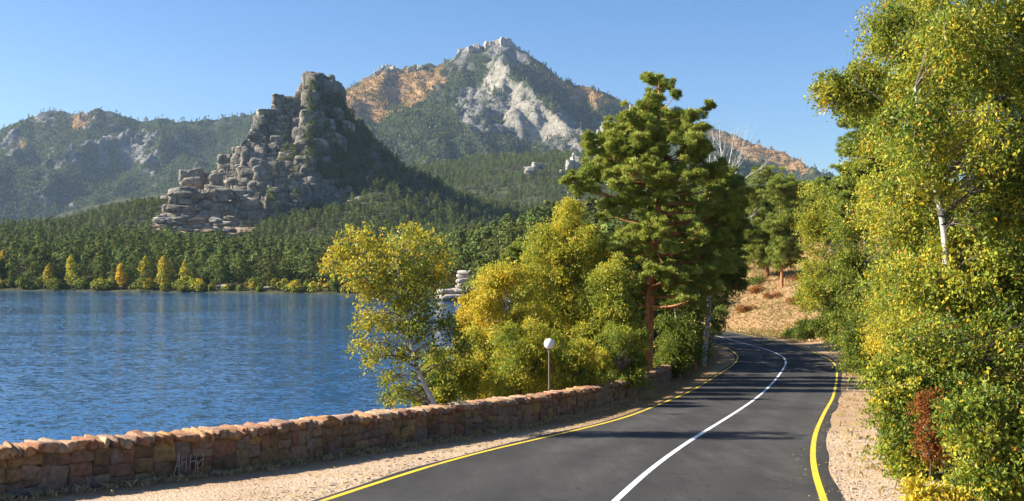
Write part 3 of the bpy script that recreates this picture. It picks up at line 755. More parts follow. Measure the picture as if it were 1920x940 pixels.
def boulder_mesh(seed, n=6, p=3.4, amp=.10, cuts=True):
    """rounded weathered block, unit half-size"""
    g = np.random.default_rng(seed); V, q, idx = [], [], {}
    lin = np.linspace(-1, 1, n + 1); lin = np.sign(lin) * np.abs(lin) ** .8
    def vid(a):
        k = tuple(np.round(a, 5))
        if k not in idx: idx[k] = len(V); V.append(a)
        return idx[k]
    for ax in range(3):
        for sg in (-1, 1):
            for i in range(n):
                for j in range(n):
                    c = []
                    for (u, v) in ((i, j), (i + 1, j), (i + 1, j + 1), (i, j + 1)):
                        a = [0, 0, 0]; a[ax] = sg; a[(ax + 1) % 3] = lin[u]; a[(ax + 2) % 3] = lin[v]; c.append(vid(np.array(a, dtype=float)))
                    q.append(c if sg > 0 else c[::-1])
    V = np.array(V)
    r = (np.abs(V) ** p).sum(1) ** (1 / p); V = V / r[:, None]
    for _ in range(3 if cuts else 0):                     # a few sheared-off faces
        nn = g.normal(size=3); nn /= np.linalg.norm(nn); dd = V @ nn; lim = dd.max() * g.uniform(.72, .9)
        V = V - np.clip(dd - lim, 0, None)[:, None] * nn * .85
    o_ = g.random(3) * 50
    nz_ = fbm(V[:, 0] * 1.1 + o_[0], V[:, 1] * 1.1 + o_[1], V[:, 2] * 1.6 + o_[2], o=3, s=seed)
    V = V * (1 + (nz_ - .5)[:, None] * amp * 3)
    return V, np.array(q)
BOULD = []
for i in range(8):
    V, q = boulder_mesh(400 + i, 8, 4.0 + (i % 3) * 2.5, .16)
    BOULD.append(mesh_of('boulder', V, [q], MAT['granite'], True))
def put(me, name, loc, scl, rot, parent):
    o = bpy.data.objects.new(name, me); link(o, parent)
    pl_ = parent.location if parent is not None else Vector((0, 0, 0))
    o.location = Vector([float(c) for c in loc]) - pl_; o.scale = [float(c) for c in scl]; o.rotation_euler = rot
    return o
def rock_d(px, py):
    dd = np.arange(862, 1078, 1.5); X_ = (px - CX) * dd / F; Z_ = CAMZ + (HY - py) * dd / F
    h_ = bilin(kx, ky, KZ, X_, dd); hit = np.nonzero(h_ > Z_)[0]
    if len(hit): return float(dd[hit[0]])
    return float(dd[np.argmax(h_ - Z_)])
CB = [(650, 92, 80, 100), (628, 52, 56, 60), (672, 62, 56, 60), (704, 84, 54, 70), (752, 88, 40, 84), (612, 125, 84, 74), (586, 168, 72, 60), (640, 200, 84, 120), (720, 165, 130, 170), (795, 180, 66, 130),
      (445, 190, 55, 62), (520, 190, 78, 50), (370, 262, 75, 40), (343, 305, 66, 52), (415, 305, 56, 52), (440, 250, 50, 60), (485, 302, 44, 42), (500, 245, 60, 60), (552, 240, 60, 74), (577, 205, 44, 54),
      (322, 345, 42, 30), (302, 400, 44, 60), (350, 380, 92, 60), (412, 365, 70, 60), (345, 425, 80, 40), (415, 458, 90, 42), (470, 460, 64, 42), (530, 467, 64, 48), (585, 460, 60, 52), (440, 510, 80, 64), (530, 520, 86, 64), (480, 575, 96, 48), (545, 585, 60, 50),
      (255, 450, 42, 30), (292, 455, 52, 42), (285, 490, 72, 46), (235, 490, 52, 46), (205, 487, 42, 35), (135, 530, 62, 42), (140, 570, 76, 38), (135, 603, 66, 32), (90, 610, 52, 26), (130, 640, 116, 42), (95, 677, 76, 38), (150, 716, 200, 48), (150, 765, 116, 42),
      (225, 550, 96, 94), (290, 550, 104, 94), (300, 625, 130, 84), (375, 630, 120, 84), (230, 665, 160, 50), (420, 600, 84, 100), (255, 750, 130, 82), (330, 735, 100, 84), (420, 735, 62, 84), (500, 730, 136, 98), (592, 722, 64, 84),
      (240, 815, 146, 62), (295, 865, 96, 42), (230, 872, 86, 32), (400, 812, 110, 52), (500, 802, 126, 28), (180, 820, 66, 52), (350, 560, 90, 60), (345, 500, 60, 60), (380, 690, 150, 50),
      (560, 645, 62, 52), (640, 640, 62, 40), (700, 670, 96, 32), (650, 715, 54, 52), (740, 710, 74, 42), (700, 775, 136, 46), (830, 710, 76, 42), (760, 660, 60, 30), (610, 560, 90, 80), (620, 660, 80, 50), (560, 780, 110, 50),
      (640, 310, 110, 90), (700, 350, 120, 110), (600, 390, 90, 80), (660, 470, 120, 100), (780, 300, 100, 110), (840, 370, 90, 110), (750, 450, 130, 110), (690, 560, 120, 90), (560, 330, 70, 70), (560, 400, 60, 60),
      (250, 430, 30, 22), (275, 428, 26, 20), (190, 470, 26, 20), (118, 508, 30, 20), (160, 512, 24, 18), (70, 640, 40, 28), (60, 700, 40, 40), (75, 735, 60, 30), (205, 700, 60, 40), (205, 735, 60, 40)]
def bould_at(px, py, wpx_, hpx_, d, parent, meshes=BOULD, name='boulder', flat_=1.0, tilt=.10, deep=.85):
    c = P(px, py, d); w2, h2 = wpx_ * d / F / 2, hpx_ * d / F / 2
    return put(random.choice(meshes), name, c, (w2 * 1.08, max(w2, h2) * deep, h2 * 1.10 * flat_), (random.uniform(-tilt, tilt), random.uniform(-tilt, tilt), random.uniform(-.35, .35)), parent)
for (cx, cy, cw, ch) in CB:
    px, py = 380 + cx / 3.134, 130 + cy / 3.134
    bould_at(px, py, cw / 3.134 * 1.22, ch / 3.134 * 1.18, rock_d(px, py) + max(cw, ch) / 3.134 * .53 * .48, rock_root)
# smaller blocks wedged over the ledges of the sunlit flank
cnt = 0
while cnt < 90:
    px, py = R.uniform(395, 640), R.uniform(180, 415)
    if not in_poly(np.array([px]), np.array([py]), [(395, 415), (395, 350), (480, 235), (560, 185), (600, 200), (640, 320), (640, 400), (560, 415)])[0]: continue
    s_ = R.uniform(7, 19); bould_at(px, py, s_ * R.uniform(1, 1.7), s_ * R.uniform(.6, 1), rock_d(px, py) + s_ * .12, rock_root, tilt=.25); cnt += 1

def outcrop(label, cat, spots, meshes, d, deep=.7, name='rock_outcrop', tilt=.12, group=None):
    px, py = spots[0][:2]; r = empty(name, P(px, py, d)); tag(r, label, cat, group)
    for (px, py, w_, h_) in spots: bould_at(px, py, w_, h_, d + random.uniform(-.006, .006) * d, r, meshes, tilt=tilt, deep=deep)
    return r
PALEB = [mesh_of('boulder', *(lambda vq: (vq[0], [vq[1]]))(boulder_mesh(430 + i, 7, 7.0, .24)), MAT['pale_rock'], True) for i in range(4)]
SHORB = [mesh_of('boulder', *(lambda vq: (vq[0], [vq[1]]))(boulder_mesh(440 + i, 6, 5.0)), MAT['shore_rock'], True) for i in range(4)]
rr_ = lambda a, b: random.uniform(a, b)
def pointed(cx, yb, yt, w_, n):
    o_ = []
    for k in range(n):
        t = (k / n) ** .9; hw_ = w_ / 2 * (1 - t) ** .8; sz_ = w_ * (.26 - .12 * t) * rr_(.7, 1.3)
        o_.append((cx + rr_(-1, 1) * hw_ * .8 + t * 2, yb + (yt - yb) * t + sz_ * .3, sz_ * rr_(.7, 1.1), sz_ * rr_(.8, 1.5)))
    return o_
SUMM = [(868, 98), (880, 94), (892, 93), (905, 92), (916, 88), (926, 85), (934, 80), (942, 78), (951, 82), (960, 87), (968, 94), (977, 102), (988, 112), (1000, 122), (1012, 132)]
outcrop('jagged grey rocks crowning the summit of the main mountain', 'summit rocks', [(a + rr_(-3, 3), b + rr_(-1, 4), rr_(9, 15), rr_(8, 15)) for a, b in SUMM for _ in range(2)], PALEB, 3390, .8, tilt=.5)
outcrop('small jagged rocks on the left shoulder peak above the orange slope', 'summit rocks', [(a + rr_(-2, 2), b + rr_(1, 3), rr_(7, 11), rr_(6, 10)) for a, b in [(705, 136), (714, 130), (722, 126), (729, 123), (736, 127), (744, 130), (768, 128), (790, 124), (806, 121), (850, 114)]], PALEB, 3390, .8, tilt=.5)
outcrop('small grey rocks on the highest points of the left mountain', 'summit rocks', [(a + rr_(-2, 2), b + rr_(1, 3), rr_(7, 12), rr_(5, 9)) for a, b in [(85, 213), (94, 209), (102, 211), (112, 212), (172, 208), (181, 206), (190, 206), (205, 211)]], BOULD, 3790, .8, tilt=.4)
outcrop('low stack of flat granite slabs left of the tall crag', 'rock outcrop',
        [(rr_(322, 420), rr_(358, 415), rr_(22, 44), rr_(8, 15)) for _ in range(46)] + [(340, 392, 46, 12), (345, 404, 50, 12), (350, 380, 44, 12), (365, 365, 40, 12)], BOULD, 885, .9)
outcrop('grey cliff block on the ridge just left of the tall crag', 'rock outcrop', [(350, 333, 26, 26), (368, 330, 26, 24), (384, 336, 20, 22), (360, 342, 40, 16), (376, 352, 26, 14)], BOULD, 985)
outcrop('pink bare slabs below the left flank of the tall crag', 'rock outcrop', [(rr_(300, 440), rr_(405, 455), rr_(8, 26), rr_(2.5, 6)) for _ in range(80)], PALEB, 830, 1.0, tilt=.2)
outcrop('small pale crag on the forested shoulder left of the big pine', 'rock outcrop', pointed(1076, 330, 288, 56, 34), PALEB, 1500)
outcrop('tiny pale rock among the trees below the mountain buttress', 'rock outcrop', [(996, 318, 22, 10), (1010, 311, 20, 9), (990, 324, 12, 7)], PALEB, 1450)
outcrop('pale pointed crag peeking out behind the left edge of the big pine', 'rock outcrop', pointed(1182, 268, 198, 44, 26), PALEB, 2350)
outcrop('pale rocky rib between the mountain buttress and the big pine', 'rock outcrop', pointed(1136, 280, 228, 62, 26), PALEB, 2330)
outcrop('blue grey rock slab on the ridge above the far shore forest', 'rock outcrop', [(128, 416, 22, 9), (140, 411, 18, 8), (134, 420, 34, 8)], BOULD, 1250)
outcrop('long low rock ledge above the far shore forest beside the bare slope', 'rock outcrop', [(195, 410, 20, 8), (215, 406, 26, 10), (235, 405, 20, 8), (255, 400, 26, 7), (275, 396, 24, 6)], BOULD, 1000)
outcrop('stack of white weathered slabs at the water edge behind the foreground birch', 'rock outcrop',
        [(875, 511, 30, 7), (880, 519, 44, 9), (872, 527, 30, 9), (888, 529, 28, 8), (868, 537, 24, 9), (862, 545, 30, 8), (878, 546, 34, 12), (858, 553, 46, 8), (838, 547, 34, 9), (828, 552, 26, 9), (846, 556, 50, 8), (866, 560, 46, 9), (845, 563, 30, 6), (880, 560, 30, 10), (885, 538, 24, 12)], SHORB, 296, .8, tilt=.06)
outcrop('flat white rocks on the far bank below the dark pines', 'rock outcrop', [(410, 537, 16, 4), (424, 536, 18, 4), (416, 542, 22, 4), (404, 543, 12, 4)], SHORB, 394, tilt=.06)
outcrop('pale bleached rocks on the far bank beside the small yellow bush', 'rock outcrop', [(505, 539, 18, 4), (516, 541, 14, 4), (493, 541, 12, 3)], SHORB, 384, tilt=.06)

# ------------------------------------------------------------------ hill forest: the nearest pines as things, the rest as one mass
N_ = 86000
x = R.uniform(-700, 1150, N_); y = R.uniform(300, 1750, N_)
x[:9000] = R.uniform(-215, -40, 9000); y[:9000] = R.uniform(880, 1030, 9000)
z = hill_z(x, y); ds, ss, _ = seg_dist(x, y, shore_all)
kz = bilin(kx, ky, KZ, x, y); onrock = (x > kx[0]) & (x < kx[-1]) & (y > ky[0]) & (y < ky[-1]) & (kz > z + 1)
px_, py_ = proj(x, y, np.where(onrock, kz, z))
gxh, gyh = np.gradient(HZ, 7., axis=1), np.gradient(HZ, 7., axis=0)
face = (bilin(hx, hy, gxh, x, y) * x + bilin(hx, hy, gyh, x, y) * y + (CAMZ - z)) / np.sqrt(x * x + y * y)
bb = bilin(hx, hy, bare, x, y)
kslope = np.hypot(*[bilin(kx, ky, g_, x, y) for g_ in (np.gradient(KZ, 1.8, axis=1), np.gradient(KZ, 1.8, axis=0))])
ok = (ss < 0) & (ds > 5) & (px_ > -70) & (px_ < 1640) & (face > -.25) & (R.random(N_) > np.clip(bb * 2.2, 0, .95))
ok &= ~((px_ > 1120) & (y < 650)) & ~((px_ > 830) & (px_ < 900) & (ds < 14) & (y < 320))
ok &= ~(onrock & (py_ < 165))
ok &= ~onrock | ((px_ > 575) & (R.random(N_) < np.where(px_ > 610, .30 + .55 * (fbm(x / 14, y / 14, o=2, s=66) > .5), .3)) & (kslope < 3.4)) | (R.random(N_) < .10)
ok &= ~((x < -100) & (px_ < 520) & (px_ > 320) & (py_ < 415) & ~onrock & (R.random(N_) < .75))
dens = np.where(y < 560, 1.0, np.where(y < 1100, .85, .6))
ok &= R.random(N_) < dens
ok[:9000] &= onrock[:9000]
P3 = np.stack([x, y, np.where(onrock, kz, z) - .3], 1)[ok]; SC = (.55 + .7 * R.random(N_) ** .8)[ok]; DS = ds[ok]
SC = SC * np.interp(P3[:, 1], [380, 520, 900], [.95, .78, .66])
order = np.argsort(P3[:, 1] + np.where(DS < 60, 0, 500)); near_i = order[:285]; rest = order[285:]
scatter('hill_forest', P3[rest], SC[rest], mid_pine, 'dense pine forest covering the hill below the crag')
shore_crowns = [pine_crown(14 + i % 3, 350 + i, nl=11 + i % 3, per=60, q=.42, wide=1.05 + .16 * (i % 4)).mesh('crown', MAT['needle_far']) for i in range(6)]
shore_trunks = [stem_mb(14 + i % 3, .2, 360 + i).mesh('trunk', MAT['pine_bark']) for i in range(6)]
def far_tree(name, loc, s, cm, tm, label, cat, group=None, rz=None):
    r = empty(name, loc, random.uniform(0, 6.28) if rz is None else rz); r.scale = (s, s, s)
    link(bpy.data.objects.new('crown', cm), r); link(bpy.data.objects.new('trunk', tm), r)
    return tag(r, label, cat, group)
LM = [(6, 'the yellow topped tree at the left end'), (42, 'the bleached dead tree'), (92, 'the yellow green tree by the dead one'), (134, 'the tall slim birch'), (228, 'the orange aspen'), (308, 'the golden topped birch'), (346, 'the slim yellow birch'),
      (420, 'the flat white rocks'), (475, 'the small yellow bush between rocks'), (545, 'the wide pale green bush'), (630, 'the dark green bush under the foreground birch'), (870, 'the white weathered slabs')]
ORD = ['nearest', 'second', 'third', 'fourth', 'fifth', 'sixth', 'seventh', 'eighth', 'ninth', 'tenth', 'eleventh', 'twelfth']
pine_label = {}
ppx = CX + P3[:, 0] / P3[:, 1] * F
tally = {}
for i in sorted([i for i in near_i if DS[i] < 17], key=lambda i: min(abs(ppx[i] - l_[0]) for l_ in LM)):
    l_ = min(LM, key=lambda q_: abs(ppx[i] - q_[0])); sd_ = 'right' if ppx[i] > l_[0] else 'left'; kk = (l_[1], sd_); c_ = tally.get(kk, 0); tally[kk] = c_ + 1
    if c_ < 12: pine_label[i] = 'shoreline pine, %s to the %s of %s' % (ORD[c_], sd_, l_[1])
for i in near_i:
    k = random.randrange(6)
    far_tree('pine_tree', P3[i], SC[i], shore_crowns[k], shore_trunks[k], pine_label.get(i, 'dark green pine standing in the back rows of the far shore stand'), 'pine tree', 'pines lining the far lake shore')

g2 = np.random.default_rng(77); nb = 0; tries = 0; PT = []
while nb < 34 and tries < 4000:
    tries += 1; y_ = g2.uniform(64, 118); x_ = g2.uniform(-3, 15)
    a_ = np.array([x_]); b_ = np.array([y_]); dw_, sw_, _ = seg_dist(a_, b_, WL); dn_, sn_, _ = seg_dist(a_, b_, NS)
    if sw_[0] <= 0 or sn_[0] >= 0 or dw_[0] < 1.5 or dn_[0] < 1 or CX + x_ / y_ * F < 1010 or any(math.hypot(x_ - p[0], y_ - p[1]) < 2.6 for p in PT): continue
    PT.append((x_, y_)); nb += 1; k = random.randrange(6)
    far_tree('pine_tree', (x_, y_, float(near_z(a_, b_)[0]) - .2), g2.uniform(.55, .8), shore_crowns[k], shore_trunks[k], 'slim dark green pine in the shaded stand between the big pine and the lake', 'pine tree', 'pines between the bend and the lake')

# yellow and pale trees and bushes of the far bank
def aspen_mesh(seed, h, r, n, q, lo, hi):
    mb = blob_tree(h, r, n, q, seed, conifer=False)
    a = np.concatenate(mb.a); mb.a = [np.clip(lo + (hi - lo) * a * 1.4, 0, 1)]
    return mb.mesh('crown', MAT['leaf_far'])
FB = [(6, 490, 44, 26, .7, 1, 'yellow topped tree at the left end of the far bank'), (92, 518, 46, 26, .55, .85, 'yellow green tree beside the dead white pine on the far bank'),
      (134, 510, 66, 24, .45, .8, 'tall slim yellow green birch on the far bank'), (228, 516, 46, 24, .9, 1, 'bright orange aspen on the far bank'),
      (274, 496, 34, 30, .55, .75, 'dull yellow birch set back above the far bank'), (308, 508, 58, 30, .55, .9, 'golden topped green birch on the far bank'), (346, 515, 50, 18, .6, .8, 'slim yellow birch right of the golden topped one'),
      (360, 525, 34, 14, .5, .7, 'short yellow green birch at the water right of the slim yellow one'), (20, 530, 26, 18, .1, .4, 'green bush at the left end of the far bank'), (278, 534, 24, 22, .7, .85, 'rounded ochre bush at the far water edge'),
      (155, 533, 26, 34, .1, .5, 'pale grey green bush at the far water edge below the slim birch'), (210, 533, 24, 28, .1, .5, 'pale green bush left of the orange aspen'), (335, 536, 22, 24, .2, .5, 'low green bush below the slim yellow birch'),
      (475, 537, 18, 16, .55, .8, 'small yellow bush between pale rocks on the far bank'), (545, 541, 16, 40, .1, .5, 'wide pale green bush at the far water edge'), (575, 536, 20, 16, .1, .4, 'grey green bush left of the foreground birch crown'),
      (601, 538, 18, 9, .8, .95, 'small yellow sapling seen under the foreground birch'), (630, 532, 34, 26, 0, .2, 'dark green bush seen under the foreground birch'), (450, 540, 14, 14, .15, .4, 'low bush between the white rocks'), (380, 540, 16, 22, .2, .5, 'low green bush left of the white rocks'),
      (905, 518, 26, 16, .8, 1, 'orange sapling behind the white slabs at the water'), (60, 540, 14, 24, .1, .4, 'low dark bush at the water left of the yellow trees'), (250, 540, 12, 20, .15, .5, 'low bush right of the orange aspen'), (426, 545, 8, 26, .1, .3, 'low scrub below the white rocks')]
for i, (px, py, hp, wp_, lo, hi, lab) in enumerate(FB):
    yb = np.interp(px, [-150, 0, 200, 400, 600, 690, 800, 870], [544, 545, 547, 549, 552, 554, 560, 566]); d = 19000 / (yb - 500) + 5 + (10 if py + hp / 2 < 530 else 0)
    if 'behind the white slabs' in lab: d = 315
    g_ = P(px, 0, d); zb = float(hill_z(np.array([g_[0]]), np.array([d]))[0]); top = CAMZ + (HY - (py - hp / 2)) * d / F
    h = max(top - zb, 1.5); r_ = wp_ * d / F / 2
    cm = aspen_mesh(500 + i, h, r_, int(90 + h * r_ * 16), .42, lo, hi)
    bush = 'bush' in lab or 'scrub' in lab
    far_tree('bush' if bush else 'autumn_tree', (g_[0], d, zb - .2), 1, cm, stem_mb(h * .8, .12, 520 + i).mesh('trunk', MAT['birch_bark']), lab, 'bush' if bush else 'tree', rz=0)
for k in range(46):
    px = R.uniform(-40, 700); yb = np.interp(px, [-150, 0, 200, 400, 600, 690, 800, 870], [544, 545, 547, 549, 552, 554, 560, 566]); d = 19000 / (yb - 500) + R.uniform(1, 9)
    x_ = (px - CX) * d / F; zb = float(hill_z(np.array([x_]), np.array([d]))[0]); h = R.uniform(1.5, 5.5); lo = R.choice([.05, .1, .2, .35, .5])
    far_tree('bush', (x_, d, zb - .2), 1, aspen_mesh(700 + k, h, h * R.uniform(.45, .8), int(60 + h * 22), .4, lo, lo + .35), stem_mb(h * .6, .06, 750 + k).mesh('trunk', MAT['dark_bark']), 'scrubby green or yellowing bush in the fringe along the far waterline', 'bush', 'bushes fringing the far waterline', rz=0)
# dead white pine on the far bank
r = empty('dead_tree', P(42, 540, 428)); tag(r, 'bleached dead tree standing among dark pines on the far bank', 'dead tree')
mb = MB(); tube(mb, [(0, 0, -2), (.2, 0, 6), (.5, 0, 14)], [.25, .18, .05], 5)
for k in range(16):
    z0 = 3 + k * .62; a = k * 2.4; L_ = 2.6 - k * .09
    tube(mb, [(.2, 0, z0), (.2 + math.cos(a) * L_ * .6, math.sin(a) * L_ * .6, z0 + .4), (.2 + math.cos(a) * L_, math.sin(a) * L_, z0 + .1)], [.07, .04, .02], 4)
mb.obj('trunk', MAT['dead_bark'], r)

# ------------------------------------------------------------------ near trees
def leaves(mb, C, size, tone, hang=.6, g=R, width=.62):
    n = len(C)
    a = g.normal(size=(n, 3)) * .75 + np.array([0, 0, -hang]); a /= np.linalg.norm(a, axis=1, keepdims=True)
    b = np.cross(a, g.normal(size=(n, 3)) + sd_np * .2); b /= np.linalg.norm(b, axis=1, keepdims=True)
    nn = np.cross(a, b); s = (size * (.45 + 1.05 * g.random(n)))[:, None]
    fold = nn * s * .16
    V = np.stack([C - a * s * .5, C + b * s * width * .5 - a * s * .08 + fold, C + a * s * .5, C - b * s * width * .5 - a * s * .08 + fold], 1).reshape(-1, 3)
    mb.add(V, q=np.arange(4 * n).reshape(-1, 4), tone=np.repeat(np.clip(tone, 0, 1), 4))
sd_np = np.array(sd)

def broadleaf(name, label, cat, d, trunk, blobs, n_leaf, size, tone=.45, tone_var=.16, bark='birch_bark', r0=.12, droop=.8, seed=0, depth=.7, leafmat='leaf_birch', group=None, orange=.03, ztrunk=None, limbs=True, twig_f=.12, hang=.6, ty=0, extra=()):
    """trunk: (px,py) polyline from foot to top; blobs: (px,py,radius px[,tone shift]); all stood at depth d (metres)"""
    g = np.random.default_rng(seed + 1000); n_leaf = int(n_leaf * 2.1); size = size * 1.12
    tp = np.array([P(px, py, d) for px, py in trunk])
    base = tp[0].copy()
    root = empty(name, base); tag(root, label, cat, group)
    tb, lb, bb = MB(), MB(), MB()
    path = smooth_path(tp, 24); path[:, 1] += np.linspace(0, 1, 24) * g.normal() * .3
    path[:, 1] += ty * .3 * np.clip(np.linspace(0, 6, 24), 0, 1)
    for ex in extra:
        ep = smooth_path([P(a_, b_, d + ty) for a_, b_ in ex], 14); tube(tb, ep, np.linspace(r0 * .55, r0 * .2, 14), 8)
    down = base - np.array([0, 0, .8]); path = np.vstack([down, path])
    tube(tb, path, np.linspace(r0, r0 * .16, len(path)) * np.concatenate([[1.35, 1.15], np.ones(len(path) - 2)]), 9)
    B = []
    wR = max(b[2] for b in blobs) * d / F
    spanx = (max(b[0] for b in blobs) - min(b[0] for b in blobs)) / 2 * d / F
    for b in blobs:
        r_ = b[2] * d / F; ts = b[3] if len(b) > 3 else 0
        cxb = P(b[0], b[1], d)
        edge = abs(cxb[0] - path[:, 0].mean()) / (spanx + 1e-6)
        R_ = max(spanx * math.sqrt(max(0, 1 - min(edge, 1) ** 2)), r_ * .3) * depth
        B.append((cxb + np.array([0, g.uniform(-R_, R_ * .2), 0]), r_, ts))
        if R_ > r_ * .7: B.append((cxb + np.array([g.normal() * r_ * .3, g.uniform(0, R_), g.normal() * r_ * .3]), r_, ts))
    B2 = []
    for c, r_, ts in B:
        for _ in range(3):
            o_ = g.normal(size=3); o_ /= np.linalg.norm(o_); B2.append((c + o_ * r_ * g.uniform(.3, .85) * [1, 1, .9], r_ * g.uniform(.38, .7), ts + g.normal() * .06))
    B = B2
    vol = np.array([b[1] ** 2 for b in B]); share = vol / vol.sum()
    for (c, r_, ts), f in zip(B, share):
        # limb from the stem
        if limbs:
            cand = path[path[:, 2] < c[2] - r_ * .15]
            if len(cand) == 0: cand = path[:3]
            dd = np.linalg.norm(cand - c, axis=1) + np.abs(cand[:, 2] - (c[2] - .8 * r_ - .25 * np.linalg.norm(cand[:, :2] - c[:2], axis=1))) * .8
            st_ = cand[np.argmin(dd)]; k_ = np.argmin(np.linalg.norm(path - st_, axis=1)); rr0 = max(r0 * (1 - k_ / len(path)) * .26, .010)
            mid = (st_ + c) / 2 + np.array([g.normal() * .1, g.normal() * .1, .22 * np.linalg.norm(c - st_)])
            if k_ < len(path) - 3 or g.random() < .12: tube(bb, smooth_path([st_, mid, c, c + (c - mid) * .3], 8), np.linspace(rr0, .006, 8), 5)
        nl = int(n_leaf * f)
        per = 14; nt = max(nl // per, 3)
        dirs = g.normal(size=(nt, 3)); dirs /= np.linalg.norm(dirs, axis=1, keepdims=True)
        start = c + dirs * r_ * (g.random((nt, 1)) ** .6) * 1.0 * np.array([1, 1, .85]) + np.array([0, 0, r_ * .2])
        odir = dirs * np.array([1, 1, .5]) + g.normal(size=(nt, 3)) * .4
        odir[:, 2] = odir[:, 2] * .5; odir /= np.linalg.norm(odir, axis=1, keepdims=True)
        L_ = .12 + r_ * (.45 + 1.0 * g.random(nt)); L_ = np.minimum(L_, 1.1)
        s = (np.arange(per) + g.random((nt, per))) / per
        pts = start[:, None] + odir[:, None] * (L_[:, None] * s)[..., None] - np.array([0, 0, 1.]) * (droop * L_[:, None] * s ** 1.7)[..., None]
        twt = tone + ts + g.normal(size=nt) * tone_var * .7
        pts = pts + g.normal(size=pts.shape) * size * .75
        tn = twt[:, None] + g.normal(size=(nt, per)) * tone_var * .7
        tn = np.where(g.random((nt, per)) < orange, g.uniform(.9, 1, (nt, per)), np.minimum(tn, .93))
        leaves(lb, pts.reshape(-1, 3), size, tn.ravel(), hang, g)
        for k in range(int(nt * twig_f)):
            tw = start[k] + odir[k] * (L_[k] * np.linspace(0, 1, 5))[:, None] - np.array([0, 0, 1.]) * (droop * L_[k] * np.linspace(0, 1, 5) ** 1.7)[:, None]
            tube(bb, np.vstack([c + (start[k] - c) * .3, tw]), np.linspace(.007, .002, 6), 3)
    tb.obj('trunk', MAT[bark], root, True, base)
    if bb.n: bb.obj('branch', MAT['twig'], root, True, base)
    lb.obj('crown', MAT[leafmat], root, False, base)
    return root

def needles(mb, C, out_, size, tone, g, per=9, w=.055):
    """bursts of needles"""
    n = len(C); N = n * per
    Cc = np.repeat(C, per, 0); O = np.repeat(out_, per, 0)
    a = O * .8 + g.normal(size=(N, 3)) * .62 + np.array([0, 0, .25]); a /= np.linalg.norm(a, axis=1, keepdims=True)
    b = np.cross(a, g.normal(size=(N, 3))); b /= np.linalg.norm(b, axis=1, keepdims=True)
    s = (size * (.6 + .6 * g.random(N)))[:, None]
    j = g.normal(size=(N, 3)) * size * .25
    V = np.stack([Cc + j - b * s * w * 1.6, Cc + j + b * s * w * 1.6, Cc + j + a * s], 1).reshape(-1, 3)
    mb.add(V, t=np.arange(3 * N).reshape(-1, 3), tone=np.repeat(np.clip(np.repeat(tone, per) + g.normal(size=N) * .1, 0, 1), 3))

def pine(name, label, d, trunk, pads, r0, size, seed, tone=.55, dens=1.0, group=None, bark='pine_bark', depth=.75, dead=0, w=.08):
    """pads: (px,py,radius px) flat needle shelves carried on limbs"""
    g = np.random.default_rng(seed); tp = np.array([P(px, py, d) for px, py in trunk]); base = tp[0].copy()
    root = empty(name, base); tag(root, label, 'pine tree', group)
    tb, nb = MB(), MB()
    path = smooth_path(tp, 30); path = np.vstack([base - [0, 0, .8], path])
    rad = np.linspace(r0, r0 * .15, len(path)); rad[:2] *= [1.5, 1.2]
    tube(tb, path, rad, 10)
    for (px, py, rp) in pads:
        c = P(px, py, d); r_ = rp * d / F
        tx = np.interp(c[2], path[:, 2], path[:, 0])
        reach = max(abs(c[0] - tx), 1.2) * 1.0; lim = max(1.6, (spread_of(pads) * d / F) * depth)
        yo = g.uniform(-1, 1) * math.sqrt(max(lim ** 2 - (c[0] - tx) ** 2, .8))
        c = c + np.array([0, yo, 0])
        k_ = int(np.argmin(np.abs(path[:, 2] - (c[2] - .15 * np.linalg.norm(c[:2] - [tx, d]) - .2)))); st_ = path[k_]
        rr0 = max(rad[k_] * .42, .02); mid = st_ * .45 + c * .55 + np.array([g.normal() * .15, g.normal() * .15, -.08 * np.linalg.norm(c - st_)])
        tube(tb, smooth_path([st_, mid, c - [0, 0, r_ * .1]], 8), np.linspace(rr0, .015, 8), 5)
        sub = 9 + int(r_ * 7)
        for k in range(sub):
            a = g.random() * 6.283; rr = r_ * (.35 + .65 * g.random()); e = c + np.array([math.cos(a) * rr, math.sin(a) * rr, g.normal() * r_ * .38 + .1 * r_])
            tube(tb, [c - [0, 0, .05], (c + e) / 2 + [0, 0, .05], e], [.016, .011, .006], 3)
            nt = int(25 * dens * (.6 + r_ * .55)); rt = r_ * .31
            u = g.normal(size=(nt, 3)); u /= np.linalg.norm(u, axis=1, keepdims=True); u *= np.array([1, 1, .8]); u[:, 2] = np.where(u[:, 2] < -.1, -u[:, 2], u[:, 2])
            pos_ = e + u * rt * (.5 + .5 * g.random((nt, 1)))
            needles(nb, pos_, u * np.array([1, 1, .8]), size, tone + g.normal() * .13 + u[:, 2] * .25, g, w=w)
    for k in range(dead):
        zt = g.uniform(path[4, 2], path[18, 2]); k_ = int(np.argmin(np.abs(path[:, 2] - zt))); st_ = path[k_]; a = g.random() * 6.28; L_ = g.uniform(.8, 2.4)
        tube(tb, [st_, st_ + [math.cos(a) * L_ * .5, math.sin(a) * L_ * .5, g.normal() * .15], st_ + [math.cos(a) * L_, math.sin(a) * L_, -g.random() * .6]], [.03, .02, .008], 4)
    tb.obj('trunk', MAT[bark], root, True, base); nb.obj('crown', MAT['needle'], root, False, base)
    return root
def spread_of(pads): 
    xs_ = [p[0] for p in pads]; return (max(xs_) - min(xs_)) / 2

